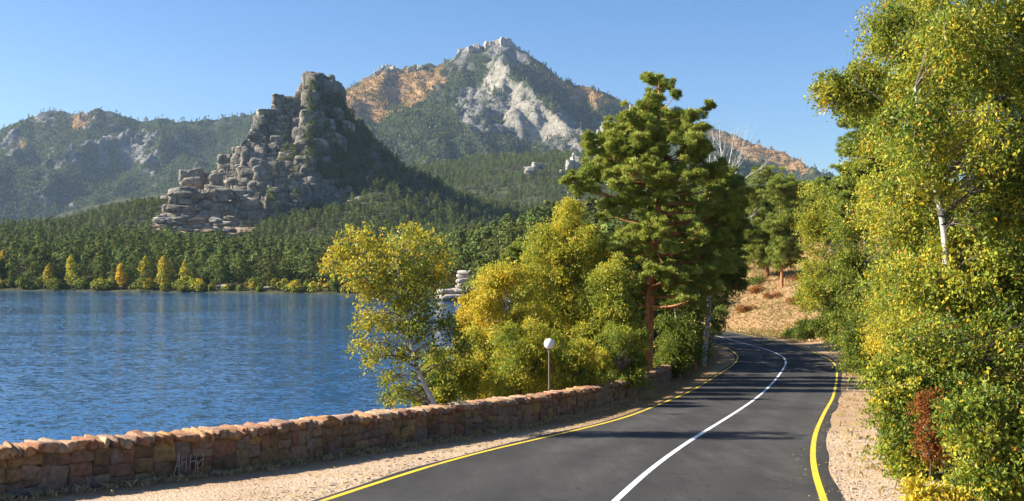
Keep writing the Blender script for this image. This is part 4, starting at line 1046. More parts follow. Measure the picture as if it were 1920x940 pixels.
def env_pads(rows, n, rp, g):
    """random pads inside an outline given as rows (py, x0, x1)"""
    rows = np.array(rows, dtype=float); area = np.cumsum(rows[:, 2] - rows[:, 1]); outp = []
    ys0, ys1 = rows[0, 0], rows[-1, 0]
    while len(outp) < n:
        py = g.uniform(ys0, ys1); x0, x1 = np.interp(py, rows[:, 0], rows[:, 1]), np.interp(py, rows[:, 0], rows[:, 2])
        if g.random() > (x1 - x0) / (rows[:, 2] - rows[:, 1]).max(): continue
        r_ = min(rp * g.uniform(.7, 1.25), (x1 - x0) * .42)
        outp.append((g.uniform(x0 + r_ * .6, x1 - r_ * .6), py, r_))
    return outp
def env_blobs(rows, n, rp, g, shift=None):
    return [(a, b, c, (shift(a, b) if shift else 0)) for a, b, c in env_pads(rows, n, rp, g)]

g = np.random.default_rng(5)
# A. foreground birch beside the wall
broadleaf('birch_tree', 'leaning birch with thin yellowing crown growing just behind the stone wall', 'birch tree', 28.5,
          [(822, 775), (800, 730), (780, 690), (768, 640), (762, 590), (748, 530), (742, 480), (740, 440)],
          [(612, 492, 20, .3), (630, 470, 24, .25), (655, 462, 26, .2), (672, 446, 24, .22), (700, 455, 30, .15), (735, 462, 34, .12), (768, 450, 32, .12), (800, 450, 28, .15), (832, 480, 16, .2), (835, 512, 14, .2), (690, 495, 34, .15), (730, 505, 40, .08), (770, 500, 38, .05), (800, 520, 26, 0),
           (650, 505, 18, .3), (670, 535, 16, .35), (700, 545, 26, .2), (735, 555, 28, .05), (772, 555, 34, -.08), (806, 560, 28, -.12), (700, 590, 22, .1), (680, 605, 22, .12), (715, 605, 22, .1), (830, 600, 26, -.25), (855, 620, 18, -.3), (868, 650, 12, -.3), (790, 610, 32, -.15), (760, 620, 26, -.1),
           (675, 645, 16, .15), (700, 665, 20, .15), (720, 650, 20, .05), (750, 665, 20, 0), (800, 660, 24, -.1), (735, 700, 22, .02), (745, 730, 20, -.05), (728, 750, 12, -.05), (765, 745, 16, -.05), (835, 690, 12, -.2)],
          6400, .080, tone=.51, tone_var=.22, orange=.06, r0=.085, seed=1, droop=1.0, twig_f=.3, depth=.5)

# B. yellow-green thicket on the lake side of the wall
def yl(a, b): return .16 * (1 if a < 960 else 0) + .05 * math.sin(a / 17) + .06 * math.sin(b / 23)
broadleaf('golden_birch', 'narrow golden yellow birch at the lake edge of the thicket', 'birch tree', 52, [(888, 735), (884, 640), (882, 560)], [(876, 560, 12, .3), (884, 585, 17, .3), (872, 600, 13, .32), (880, 625, 15, .3), (892, 555, 15, .25), (890, 610, 18, .2), (870, 640, 8, .3)], 5000, .11, tone=.62, r0=.07, seed=2, limbs=False, twig_f=0, orange=.08)
broadleaf('birch_tree', 'rounded yellow green birch left of the white globe lamp', 'birch tree', 50, [(950, 750), (948, 650), (950, 540)],
          env_blobs([(508, 925, 985), (530, 900, 1010), (570, 885, 1020), (640, 880, 1020), (700, 885, 1015), (745, 875, 1025)], 60, 24, g, yl), 24000, .11, tone=.73, r0=.13, seed=3, tone_var=.12)
broadleaf('birch_tree', 'tallest yellow green birch of the thicket directly behind the globe lamp', 'birch tree', 58, [(1062, 740), (1060, 600), (1062, 420)],
          env_blobs([(385, 1046, 1084), (420, 1020, 1110), (465, 995, 1130), (540, 985, 1135), (620, 985, 1135), (735, 990, 1120)], 74, 25, g, lambda a, b: .05 * math.sin(a / 11)), 34000, .12, tone=.71, r0=.16, seed=4, tone_var=.13)
broadleaf('birch_tree', 'green birch between the globe lamp and the big red pine trunk', 'birch tree', 53, [(1150, 735), (1148, 640), (1140, 520)],
          env_blobs([(500, 1110, 1160), (540, 1090, 1190), (600, 1080, 1200), (680, 1085, 1205), (730, 1085, 1210)], 52, 25, g, lambda a, b: -.05), 22000, .11, tone=.62, r0=.12, seed=5, tone_var=.15)
broadleaf('birch_tree', 'soft yellow green birch filling the gap between the rounded birch and the tallest one', 'birch tree', 54, [(1002, 745), (1000, 640), (1005, 540)],
          env_blobs([(470, 990, 1020), (510, 968, 1040), (570, 955, 1055), (650, 950, 1060), (740, 950, 1060)], 50, 20, g, lambda a, b: .08 * math.sin(a / 9 + b / 15)), 17000, .105, tone=.70, r0=.1, seed=17, tone_var=.15, droop=1.3)
broadleaf('birch_tree', 'feathery light green birch under the left limbs of the big pine', 'birch tree', 61, [(1115, 735), (1112, 620), (1118, 500)],
          env_blobs([(430, 1090, 1130), (480, 1070, 1160), (560, 1060, 1180), (650, 1060, 1190), (720, 1065, 1190)], 50, 21, g, lambda a, b: .07 * math.sin(a / 12 + b / 10)), 17000, .11, tone=.62, r0=.1, seed=18, tone_var=.15, droop=1.3)
for i, (px, py, rp, d, tn, lab) in enumerate([(850, 705, 42, 41, .64, 'pale yellow green willow bush right behind the leaning birch'), (910, 690, 44, 43, .68, 'bright yellow green bush midway between the leaning birch and the lamp'), (975, 690, 46, 41, .62, 'yellow green bush immediately left of the lamp pole'),
                                              (1065, 690, 44, 41, .62, 'yellow green bush immediately right of the lamp pole'), (1115, 715, 30, 43, .68, 'low bright yellow bush against the wall top between lamp and pine'), (1160, 690, 38, 46, .42, 'dark green bush left of the big pine trunk'), (815, 735, 26, 35, .5, 'low green bush at the foot of the leaning birch')]):
    bl = [(px + g.uniform(-1, 1) * rp * 1.1, py + g.uniform(-1.7 - (i % 3) * .35, .9) * rp * .9 * abs(math.cos(k_ * 1.7)) ** .5 + g.uniform(0, .4) * rp, rp * g.uniform(.22, .42), g.normal() * .1) for k_ in range(34)]
    yb = py + rp * 1.7
    broadleaf('willow_bush', lab, 'bush', d, [(px, yb), (px + 3, py + 10), (px, py - 20)], bl, 9500, .08, tone=tn, r0=.05, seed=20 + i, depth=.9, tone_var=.1, bark='dark_bark')
# C. small pine whose top shows over the thicket
pine('pine_tree', 'small pine topping the thicket with one bent orange limb', 74, [(1010, 640), (1005, 560), (995, 500), (985, 460)], env_pads([(448, 975, 1005), (465, 955, 1030), (485, 945, 1045), (510, 950, 1050)], 22, 16, g), .2, .17, 41, tone=.5)
# D. the big pine
pads = [(1235, 140, 12), (1212, 162, 14), (1255, 160, 13), (1232, 172, 18), (1245, 190, 16), (1222, 192, 12), (1258, 186, 10), (1205, 155, 8)]
pads += [(1300, 215, 16), (1322, 208, 13), (1285, 228, 18), (1200, 215, 18), (1180, 225, 16), (1215, 235, 18), (1165, 245, 14)]
pads += [(1060, 340, 14), (1080, 345, 18), (1110, 350, 20), (1120, 275, 22), (1105, 285, 15), (1145, 290, 22), (1100, 262, 10), (1395, 360, 12), (1380, 345, 14), (1385, 385, 14)]
pads += env_pads([(205, 1175, 1290), (240, 1140, 1300), (275, 1105, 1325), (300, 1120, 1345), (330, 1085, 1360), (365, 1070, 1385), (400, 1130, 1395), (440, 1125, 1390), (480, 1130, 1380), (530, 1130, 1370), (570, 1160, 1350)], 124, 24, g)
pine('pine_tree', 'tall spreading pine with thick red trunk standing behind the end of the wall', 57, [(1213, 712), (1216, 640), (1218, 570), (1222, 500), (1232, 420), (1238, 340), (1236, 260), (1236, 150)], pads, .33, .17, 42, tone=.62, dens=1.15, dead=10, depth=.6, w=.085)
# E. darker pine and trees behind it by the bend
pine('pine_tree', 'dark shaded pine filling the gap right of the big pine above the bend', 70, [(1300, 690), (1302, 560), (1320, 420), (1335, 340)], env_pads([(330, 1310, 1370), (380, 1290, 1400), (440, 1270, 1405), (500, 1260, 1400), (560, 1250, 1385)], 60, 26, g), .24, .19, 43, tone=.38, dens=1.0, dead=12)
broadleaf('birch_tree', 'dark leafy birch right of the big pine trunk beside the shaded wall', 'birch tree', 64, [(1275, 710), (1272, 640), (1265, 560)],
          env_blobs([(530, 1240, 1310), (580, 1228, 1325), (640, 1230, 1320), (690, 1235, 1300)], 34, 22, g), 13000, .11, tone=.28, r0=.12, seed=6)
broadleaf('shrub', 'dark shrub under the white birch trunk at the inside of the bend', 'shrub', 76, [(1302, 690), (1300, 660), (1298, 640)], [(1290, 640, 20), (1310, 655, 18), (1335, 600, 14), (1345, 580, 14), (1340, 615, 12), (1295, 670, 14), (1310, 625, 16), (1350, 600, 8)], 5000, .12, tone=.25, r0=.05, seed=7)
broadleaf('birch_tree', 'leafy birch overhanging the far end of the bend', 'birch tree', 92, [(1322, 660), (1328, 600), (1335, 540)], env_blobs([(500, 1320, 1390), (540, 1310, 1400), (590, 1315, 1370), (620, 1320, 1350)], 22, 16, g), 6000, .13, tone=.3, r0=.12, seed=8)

def bare_tree(name, label, d, trunk, limbs_, r0, bark='dead_bark', seed=3, twigs=5):
    g = np.random.default_rng(seed); base = P(*trunk[0], d); root = empty(name, base); tag(root, label, 'dead tree' if 'dead' in name else 'birch tree'); tb = MB()
    path = smooth_path([P(a, b, d) for a, b in trunk], 24); path = np.vstack([base - [0, 0, .6], path]); tube(tb, path, np.linspace(r0, r0 * .25, len(path)), 8)
    def rec(p, yo):
        q_ = np.array([P(a, b, d) for a, b in p]); q_[:, 1] += np.linspace(0, yo, len(q_)); q_ = smooth_path(q_, 10); tube(tb, q_, np.linspace(r0 * .38, .012, 10), 5)
        for k in range(twigs):
            i = g.integers(3, 9); dr = q_[min(i + 1, 9)] - q_[i - 1]; dr /= np.linalg.norm(dr); L_ = g.uniform(.3, 1.3)
            e = q_[i] + (dr + g.normal(size=3) * .55 + [0, 0, .35]) * L_
            tube(tb, [q_[i], (q_[i] + e) / 2 + g.normal(size=3) * .06, e], [.02, .012, .006], 3)
            for _ in range(2):
                e2 = e + (e - q_[i]) * .35 + g.normal(size=3) * .22; tube(tb, [(q_[i] + e) / 2, e2], [.01, .005], 3)
    for l_ in limbs_: rec(l_, g.uniform(-1.5, 1.5))
    tb.obj('trunk', MAT[bark], root, True, base); return root
bare_tree('birch_tree', 'white barked leaning birch at the inside of the bend with bare upper limbs', 74, [(1318, 690), (1322, 650), (1328, 600), (1330, 540), (1322, 510), (1345, 440), (1358, 390), (1362, 340)],
          [[(1362, 345), (1345, 300), (1310, 262), (1300, 240)], [(1362, 340), (1368, 290), (1372, 250)], [(1360, 350), (1385, 300), (1410, 285)], [(1355, 375), (1330, 320), (1335, 270)], [(1340, 460), (1370, 430), (1400, 412), (1418, 405)], [(1325, 510), (1295, 480), (1270, 470)], [(1362, 345), (1352, 290), (1348, 225)]], .22, 'birch_bark', 3, 7)
bare_tree('dead_tree', 'dead bleached tree with forked bare crown right of the big pine', 136, [(1373, 575), (1376, 500), (1378, 420), (1382, 352)],
          [[(1382, 352), (1370, 325), (1368, 305)], [(1382, 352), (1400, 330), (1425, 318), (1438, 300)], [(1380, 360), (1378, 330), (1388, 305)], [(1382, 356), (1410, 345), (1440, 350)], [(1378, 420), (1395, 415), (1412, 402)]], .22, 'dead_bark', 4, 7)

# F. slope beyond the bend
def on_ground(px, d):
    x_ = (px - CX) * d / F; z_ = float(near_z(np.array([x_]), np.array([float(d)]))[0]); return HY - (z_ - CAMZ) * F / d
def gp(px, d): return (px, on_ground(px, d) + 2)
pine('pine_tree', 'pine with dark leaning trunk standing left of the walker on the grassy slope', 138, [gp(1440, 138), (1439, 500), (1432, 420), (1425, 340)], env_pads([(322, 1405, 1445), (350, 1395, 1465), (400, 1385, 1470), (450, 1390, 1465), (495, 1400, 1460)], 40, 22, g), .26, .27, 44, tone=.5, dens=.7, w=.07)
pine('pine_tree', 'slender pine with straight orange trunk standing right of the walker', 132, [gp(1466, 132), (1466, 500), (1463, 430), (1462, 350)], env_pads([(330, 1445, 1490), (370, 1440, 1500), (420, 1435, 1500), (470, 1445, 1500), (500, 1450, 1495)], 34, 20, g), .22, .27, 45, tone=.45, dens=.7, w=.07)
pine('pine_tree', 'dark pine behind the dry grass slope left of the leaning trunk', 165, [gp(1400, 165), (1402, 450), (1405, 390)], env_pads([(380, 1390, 1420), (420, 1365, 1440), (470, 1350, 1440), (500, 1350, 1430)], 30, 20, g), .22, .32, 46, tone=.42, dens=.7, w=.08)
for i, (px, d, tp_, wpx2, lab) in enumerate([(1350, 190, 360, 30, 'pine rising behind the dead tree above the bend'), (1300, 200, 390, 34, 'pine hidden low behind the big pine crown'), (1500, 185, 345, 34, 'pine topping the rise right of the slender orange trunk'), (1540, 170, 340, 34, 'pine just left of the yellowing birches across the road'), (1255, 150, 420, 40, 'broad pine low behind the big pine trunk'), (1380, 230, 350, 34, 'pine farthest back on the rise beyond the dry slope')]):
    gy_ = on_ground(px, d)
    pine('pine_tree', lab, d, [(px, gy_ + 2), (px, (gy_ + tp_) / 2), (px + 3, tp_ + 8)], env_pads([(tp_, px - 8, px + 8), (tp_ + 30, px - wpx2 * .7, px + wpx2 * .7), (tp_ + 80, px - wpx2, px + wpx2), (gy_ - 25, px - wpx2 * .7, px + wpx2 * .7)], 24, 18, g), .2, .34, 60 + i, tone=.42, dens=.55, w=.08)
broadleaf('shrub', 'bare brownish shrub left of the walker on the slope', 'shrub', 136, [gp(1425, 136), (1425, 525)], [(1412, 528, 9), (1402, 533, 9), (1420, 522, 8), (1392, 530, 8), (1380, 534, 8)], 900, .16, tone=.3, r0=.05, seed=9)
for i, (px, py, rp, d, tn, lab) in enumerate([(1512, 620, 17, 101, .2, 'dark green bush at the outer edge of the bend'), (1488, 632, 12, 104, .15, 'low dark bush at the foot of the dry slope'), (1540, 610, 22, 97, .3, 'green bush where the dry slope meets the birches'), (1545, 560, 26, 104, .4, 'yellowing bush above the outer verge'), (1512, 560, 14, 112, .38, 'small green shrub high on the dry slope')]):
    broadleaf('shrub', lab, 'shrub', d, [(px, py + rp), (px, py)], [(px + g.uniform(-1, 1) * rp, py + g.uniform(-1, 1) * rp * .8, rp * .55) for _ in range(9)], 3500, .14, tone=tn, r0=.04, seed=80 + i, depth=.9)

for i, (px, d, w_, h_, lab) in enumerate([(1400, 124, 18, 9, 'low rusty brown scrub on the lower left of the dry slope'), (1450, 128, 16, 8, 'low rusty scrub in front of the slender orange pine'), (1490, 122, 20, 10, 'brownish scrub on the lower right of the dry slope'), (1420, 132, 12, 7, 'tiny rusty shrub halfway up the dry slope'), (1500, 134, 14, 8, 'small brown shrub high on the right of the dry slope')]):
    gy_ = on_ground(px, d)
    broadleaf('scrub', lab, 'shrub', d, [(px, gy_ + 1), (px, gy_ - h_)], [(px + g.uniform(-1, 1) * w_, gy_ - g.uniform(0, 1) * h_, 4 + g.random() * 3) for _ in range(8)], 600, .13, tone=.7, r0=.02, seed=130 + i, depth=.6, leafmat='leaf_red', bark='dark_bark')

# G. right-hand birches, from far to near
broadleaf('birch_tree', 'yellow green birch farthest along the right verge beside the dry slope', 'birch tree', 98, [gp(1560, 98), (1558, 540), (1555, 420)], env_blobs([(352, 1515, 1580), (400, 1502, 1610), (470, 1495, 1620), (560, 1505, 1620), (600, 1530, 1620)], 50, 22, g, lambda a, b: .08 if a < 1550 else -.05), 18000, .17, tone=.52, r0=.17, seed=10)
broadleaf('birch_tree', 'green birch second along the right verge with some yellow leaves', 'birch tree', 78, [gp(1625, 78), (1622, 560), (1618, 400)], env_blobs([(330, 1590, 1650), (380, 1560, 1680), (450, 1545, 1690), (540, 1550, 1690), (640, 1560, 1680)], 50, 25, g, lambda a, b: -.02), 18000, .15, tone=.42, r0=.16, seed=11)
pine('pine_tree', 'dark pine rising behind the big birch with its flank against the sky', 66, [gp(1680, 66), (1675, 500), (1660, 300), (1655, 200)], env_pads([(190, 1620, 1680), (230, 1590, 1710), (280, 1575, 1720), (340, 1570, 1730), (420, 1575, 1740)], 60, 26, g), .26, .2, 47, tone=.4)
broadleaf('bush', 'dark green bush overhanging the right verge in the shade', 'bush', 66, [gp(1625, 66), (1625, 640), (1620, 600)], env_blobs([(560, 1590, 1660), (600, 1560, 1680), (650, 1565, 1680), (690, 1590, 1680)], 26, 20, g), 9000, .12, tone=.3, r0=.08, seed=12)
broadleaf('maple_bush', 'bright yellow bush on the right verge', 'bush', 44, [gp(1700, 44), (1690, 660), (1680, 560)], env_blobs([(540, 1640, 1720), (580, 1625, 1740), (640, 1620, 1740), (700, 1635, 1740), (730, 1660, 1740)], 34, 24, g, lambda a, b: .1 * math.sin(b / 20)), 11000, .10, tone=.78, r0=.07, seed=13, orange=.06, tone_var=.12)
broadleaf('birch_tree', 'large birch behind the forked white trunk with crown leaning over the road', 'birch tree', 34, [gp(1800, 34), (1790, 600), (1765, 400), (1720, 200), (1700, 80)],
          env_blobs([(-60, 1670, 1990), (30, 1650, 1990), (100, 1600, 1990), (150, 1580, 1990), (200, 1580, 1990), (260, 1630, 1990), (360, 1620, 1990), (480, 1605, 1990), (600, 1625, 1990), (660, 1650, 1990)], 150, 36, g, lambda a, b: .10 * math.sin(a / 37 + b / 51)), 78000, .088, tone=.55, r0=.2, seed=14, droop=1.0)
broadleaf('birch_tree', 'drooping birch bough tree whose leftmost sprays hang against the sky', 'birch tree', 30, [gp(1790, 30), (1780, 500), (1740, 300), (1650, 190), (1590, 160)],
          [(1545, 165, 16, .1), (1560, 150, 20, .05), (1580, 170, 26, 0), (1600, 140, 28, .05), (1580, 195, 18, 0), (1620, 170, 34, .05), (1640, 120, 34, .1), (1660, 200, 34, 0), (1650, 80, 30, .05), (1650, 50, 20, -.1), (1690, 160, 38, .12), (1700, 90, 38, .1), (1545, 185, 10, .3), (1680, 30, 30, -.1)], 9000, .08, tone=.46, r0=.16, seed=15, droop=1.3, depth=.4)
broadleaf('birch_tree', 'nearer birch with forked white trunk on the right verge', 'birch tree', 22, [gp(1800, 22), (1785, 690), (1782, 640), (1770, 590), (1762, 500), (1758, 430), (1735, 340), (1712, 270), (1700, 170)],
          env_blobs([(-30, 1740, 1990), (60, 1720, 1990), (180, 1690, 1990), (300, 1650, 1990), (420, 1660, 1990), (520, 1660, 1990), (600, 1690, 1990), (650, 1700, 1990)], 62, 40, g, lambda a, b: .12 * math.sin(a / 41 + b / 33) + (.25 if (abs(a - 1890) < 50 and abs(b - 180) < 60) else 0)), 36000, .08, tone=.50, r0=.13, seed=16, droop=1.0, orange=.05, twig_f=.2, ty=-.5, extra=[[(1785, 690), (1778, 640), (1768, 612), (1758, 590)], [(1786, 670), (1795, 620), (1790, 590)], [(1783, 690), (1764, 735), (1750, 790)], [(1868, 690), (1860, 640), (1850, 600)]])
for i, (rows, nb_, n_, d, tn, lab) in enumerate([
    ([(610, 1680, 1960), (680, 1660, 1960), (760, 1680, 1960), (840, 1700, 1960)], 52, 17000, 20.5, .42, 'tall green bush under the forked white birch trunk'),
    ([(680, 1640, 1740), (740, 1630, 1800), (800, 1635, 1800), (850, 1660, 1800), (890, 1690, 1800)], 40, 13000, 19.5, .40, 'green bush spilling onto the pale right verge'),
    ([(740, 1800, 1990), (820, 1770, 1990), (880, 1770, 1990), (925, 1790, 1990)], 30, 9000, 15.5, .45, 'nearest green bush in the lower right corner')]):
    broadleaf('bush', lab, 'bush', d, [gp((rows[0][1] + rows[0][2]) / 2, d), ((rows[0][1] + rows[0][2]) / 2, rows[1][0]), ((rows[0][1] + rows[0][2]) / 2, rows[0][0])], env_blobs(rows, nb_, 36, g, lambda a, b: .12 * math.sin(a / 19 + b / 27)), n_, .066, tone=tn, r0=.05, seed=90 + i, bark='dark_bark', orange=.04, tone_var=.2, droop=.4)
broadleaf('red_shrub', 'small shrub of dry red brown leaves among the green roadside bushes', 'shrub', 16.8, [gp(1745, 16.8), (1742, 830), (1740, 760)], [(1740 + 15 * math.sin(k * 2.4) + k, 745 + k * 9, 8 + (k * 7) % 12) for k in range(13)], 650, .05, tone=.55, r0=.02, seed=97, leafmat='leaf_red', bark='dark_bark', droop=.5)
broadleaf('maple_sapling', 'low clump of bright yellow leaves at the foot of the right bushes', 'sapling', 14.6, [gp(1760, 14.6), (1758, 930)], [(1705, 918, 14), (1730, 925, 16), (1760, 930, 18), (1790, 928, 16), (1745, 940, 16), (1775, 945, 16), (1815, 940, 12)], 1300, .06, tone=.86, r0=.015, seed=98, orange=.1, droop=.3, tone_var=.06)

# ------------------------------------------------------------------ stone wall
wall = empty('stone_wall', (float(WL[60][0]), float(WL[60][1]), float(zr(WL[60][1]))))
tag(wall, 'low rough stone parapet wall with slanted capping stones curving along the left of the road', 'stone wall')
wseg = np.concatenate([[0], np.cumsum(np.linalg.norm(np.diff(WL, axis=0), axis=1))])
def wall_at(s):
    x_, y_ = np.interp(s, wseg, WL[:, 0]), np.interp(s, wseg, WL[:, 1])
    x2, y2 = np.interp(s + .3, wseg, WL[:, 0]), np.interp(s + .3, wseg, WL[:, 1])
    t = np.array([x2 - x_, y2 - y_]); t /= np.linalg.norm(t)
    return np.array([x_, y_]), t, float(zr(min(y_, 82)))
WT, WH = .55, .66
s_end = float(np.interp(118, WL[:, 1], wseg))
ss_ = np.arange(0, s_end, .5); V = []
for s in ss_:
    p, t, z = wall_at(s); n_l = np.array([-t[1], t[0]]); h = WH + .06 * (vnoise(np.array([s / 3.]), np.array([1.]))[0] - .5)
    a, b = p + n_l * .05, p + n_l * (WT - .03)
    V += [(*a, z - .5), (*a, z + h), (*b, z + h), (*b, z - 1.2)]
i = np.arange(len(ss_) - 1)[:, None] * 4
q = np.concatenate([np.stack([i[:, 0] + k, i[:, 0] + k + 1, i[:, 0] + 5 + k, i[:, 0] + 4 + k], 1) for k in range(3)] + [np.array([[0, 1, 2, 3]])])
Vw = np.array(V) - np.array(wall.location)
link(bpy.data.objects.new('mortar_core', mesh_of('mortar_core', Vw, [q], MAT['mortar'])), wall)
STB = []
for i in range(10):
    V_, q_ = boulder_mesh(600 + i, 4, 12.0 if i % 2 else 7, .13); STB.append((V_, q_))
STM = [mesh_of('stone', v, [q_], MAT['wall_stone'], True, {'tone': np.zeros(len(v))}) for v, q_ in STB]
CPB = [boulder_mesh(620 + i, 5, 7.0, .20) for i in range(8)]
CPM = [mesh_of('cap_stone', v, [q_], MAT['cap_stone'], True, {'tone': np.zeros(len(v))}) for v, q_ in CPB]
stones, caps = [], []
s = 0.
while s < s_end - .5:
    wch = random.uniform(.26, .62); z0 = -.04; top = WH + .02
    rows_ = random.choice([2, 2, 3, 3, 4]) if wch > .34 else random.choice([2, 3])
    hs = np.array([random.uniform(.6, 1.4) for _ in range(rows_)]); hs = hs / hs.sum() * (top - z0)
    for h in hs:
        if h / wch < .32 or random.random() > .35 or wch < .4:
            stones.append((s + wch / 2 + random.uniform(-.03, .03), z0 + h / 2, wch, h))
        else:
            f = random.uniform(.35, .65); stones.append((s + wch * f / 2, z0 + h / 2, wch * f, h)); stones.append((s + wch * (1 + f) / 2, z0 + h / 2, wch * (1 - f), h))
        z0 += h
    s += wch
s = 0.
while s < s_end - .3:
    th = random.choice([.08, .11, .14, .18, .24, .32]) * random.uniform(.85, 1.2); caps.append((s + th / 2, th)); s += th * .9
def mat_of(s, lat, h, scl, rot):
    p, t, z = wall_at(s); n_l = np.array([-t[1], t[0]]); c = p + n_l * lat
    ang = math.atan2(t[1], t[0])
    return Matrix.Translation((float(c[0]), float(c[1]), z + h)) @ Matrix.Rotation(ang, 4, 'Z') @ Euler(rot).to_matrix().to_4x4() @ Matrix.Diagonal((*scl, 1))
winv = Matrix.Translation(-wall.location)
s_vis0 = float(np.interp(12.0, WL[:, 1], wseg))
def stone_xf(it):
    s, h, w_, hh = it
    return mat_of(s, .085 + random.uniform(-.022, .02), h, (w_ * .53, .075, hh * .53), (random.uniform(-.08, .08), random.uniform(-.2, .2), random.uniform(-.07, .07)))
def cap_xf(it):
    s, th = it
    return mat_of(s, WT * .5 + random.uniform(-.03, .03), WH + .075 + random.uniform(-.015, .03), (th * .60, WT * .60 + random.uniform(-.03, .04), random.uniform(.09, .115)), (random.uniform(-.10, .10), random.uniform(.1, .65) * min(1, .16 / th), random.uniform(-.3, .3)))
def lay(items, meshes, raw, xf, name, mname, lim):
    vis = [it for it in items if it[0] >= s_vis0][:lim]; ids = set(id(i) for i in vis)
    for it in vis:
        o = bpy.data.objects.new(name, random.choice(meshes)); link(o, wall); o.matrix_local = winv @ xf(it)
    mb = MB()
    for it in items:
        if id(it) in ids: continue
        v, q_ = random.choice(raw); m4 = np.array(winv @ xf(it)); mb.add(v @ m4[:3, :3].T + m4[:3, 3], q=q_, tone=random.random())
    o = mb.obj(mname, meshes[0].materials[0], wall, True); o['kind'] = 'stuff'
lay(stones, STM, STB, stone_xf, 'stone', 'stonework', 290)
lay(caps, CPM, CPB, cap_xf, 'cap_stone', 'capping', 290)

# faded white hand-painted strokes on one stretch of the wall face
def wall_pt(px, py):
    best = None
    for s in np.arange(s_vis0, s_end * .6, .02):
        p, t, z = wall_at(s); u = CX + p[0] / p[1] * F
        if best is None or abs(u - px) < best[0]: best = (abs(u - px), s, p, t)
    _, s, p, t = best; n_l = np.array([-t[1], t[0]]); c = p - n_l * .065
    return np.array([c[0], c[1], CAMZ + (HY - py) * c[1] / F])
mb = MB()
for st_ in [[(322, 892), (329, 868), (333, 850)], [(333, 850), (333, 890)], [(326, 876), (334, 872)], [(338, 858), (338, 880)], [(346, 862), (345, 886)], [(338, 868), (346, 866)], [(355, 852), (352, 884)], [(365, 855), (361, 886)], [(354, 866), (364, 864)], [(367, 864), (367, 888)], [(378, 850), (376, 876)], [(367, 872), (373, 862), (378, 860)]]:
    for a, b in zip(st_[:-1], st_[1:]):
        A_, B_ = wall_pt(*a), wall_pt(*b)
        tube(mb, [A_, (A_ + B_) / 2, B_], [.010, .012, .009], 4)
m = M('faded_paint'); MAT['faded_paint'] = m.fin((.42, .35, .28), .9)
o = mb.obj('painted_mark', MAT['faded_paint'], wall, False, np.array(wall.location))

# ------------------------------------------------------------------ globe lamp
dl = 36.5; gl = P(1030, 645, dl); gz = float(near_z(np.array([gl[0]]), np.array([dl]))[0])
lamp = empty('street_lamp', (gl[0], gl[1], gz)); tag(lamp, 'slim park lamp post with a round white globe rising behind the stone wall', 'lamp post')
H_ = gl[2] - gz
def lathe(mb, prof, n=16):
    prof = np.array(prof, dtype=float); a = np.arange(n) / n * 2 * math.pi
    V = np.stack([prof[:, None, 0] * np.cos(a), prof[:, None, 0] * np.sin(a), np.broadcast_to(prof[:, None, 1], (len(prof), n))], -1)
    i = np.arange(len(prof) - 1)[:, None] * n; j = np.arange(n)[None]; k = (j + 1) % n
    mb.add(V.reshape(-1, 3), q=np.stack([i + j, i + k, i + n + k, i + n + j], -1).reshape(-1, 4))
mb = MB(); lathe(mb, [(.0, 0), (.11, 0), (.11, .35), (.09, .42), (.045, .48), (.0, .48)]); mb.obj('base', MAT['pole'], lamp, True)
mb = MB(); lathe(mb, [(.042, .46), (.040, H_ * .5), (.036, H_ - .19)]); mb.obj('pole', MAT['pole'], lamp, True)
mb = MB(); lathe(mb, [(.036, H_ - .22), (.07, H_ - .21), (.09, H_ - .16), (.06, H_ - .14), (0, H_ - .14)]); mb.obj('collar', MAT['pole'], lamp, True)
mb = MB(); lathe(mb, [(.195 * math.sin(t), H_ - .195 * math.cos(t)) for t in np.linspace(.02, math.pi, 15)], 24); mb.obj('globe', MAT['globe'], lamp, True)

# ------------------------------------------------------------------ person on the slope
def skin_body(name, verts, edges, mat, parent, root_i=0, lvl=2):
    me = bpy.data.meshes.new(name); me.from_pydata([v[:3] for v in verts], edges, []); me.materials.append(mat)
    o = link(bpy.data.objects.new(name, me), parent)
    sk = o.modifiers.new('skin', 'SKIN'); sk.use_smooth_shade = True
    if not me.skin_vertices: me.skin_vertices.new()
    for i, v in enumerate(verts):
        me.skin_vertices[0].data[i].radius = (v[3], v[4] if len(v) > 4 else v[3]); me.skin_vertices[0].data[i].use_root = (i == root_i)
    su = o.modifiers.new('sub', 'SUBSURF'); su.levels = lvl; su.render_levels = lvl
    return o
m = M('dark_cloth'); MAT['cloth'] = m.fin((.018, .018, .022), .85)
m = M('skin'); MAT['skin'] = m.fin((.48, .29, .20), .6)
m = M('pale_cloth'); MAT['pale'] = m.fin((.5, .45, .46), .85)
dp = 137.; pxp = 1457; xp = (pxp - CX) * dp / F; zp = float(near_z(np.array([xp]), np.array([dp]))[0])
per = empty('person', (xp, dp, zp)); tag(per, 'person in dark clothes with a pale sash walking bent forward up the grassy slope', 'person'); per.rotation_euler.z = .5
Vb = [(0, 0, .86, .15, .12), (0, -.02, 1.05, .14, .11), (0, -.10, 1.28, .17, .12), (0, -.16, 1.42, .09, .07), (0, -.20, 1.50, .055), (0, -.23, 1.58, .085, .095), (0, -.25, 1.69, .085, .10),
      (-.10, 0, .80, .095), (-.12, -.14, .47, .065), (-.12, -.02, .10, .045), (-.12, -.16, .04, .04), (.10, 0, .80, .095), (.12, .10, .46, .065), (.12, .26, .12, .045), (.12, .14, .04, .04),
      (-.20, -.12, 1.38, .06), (-.27, -.16, 1.12, .048), (-.20, -.36, .98, .038), (.20, -.12, 1.38, .06), (.27, -.14, 1.12, .048), (.20, -.34, 1.0, .038)]
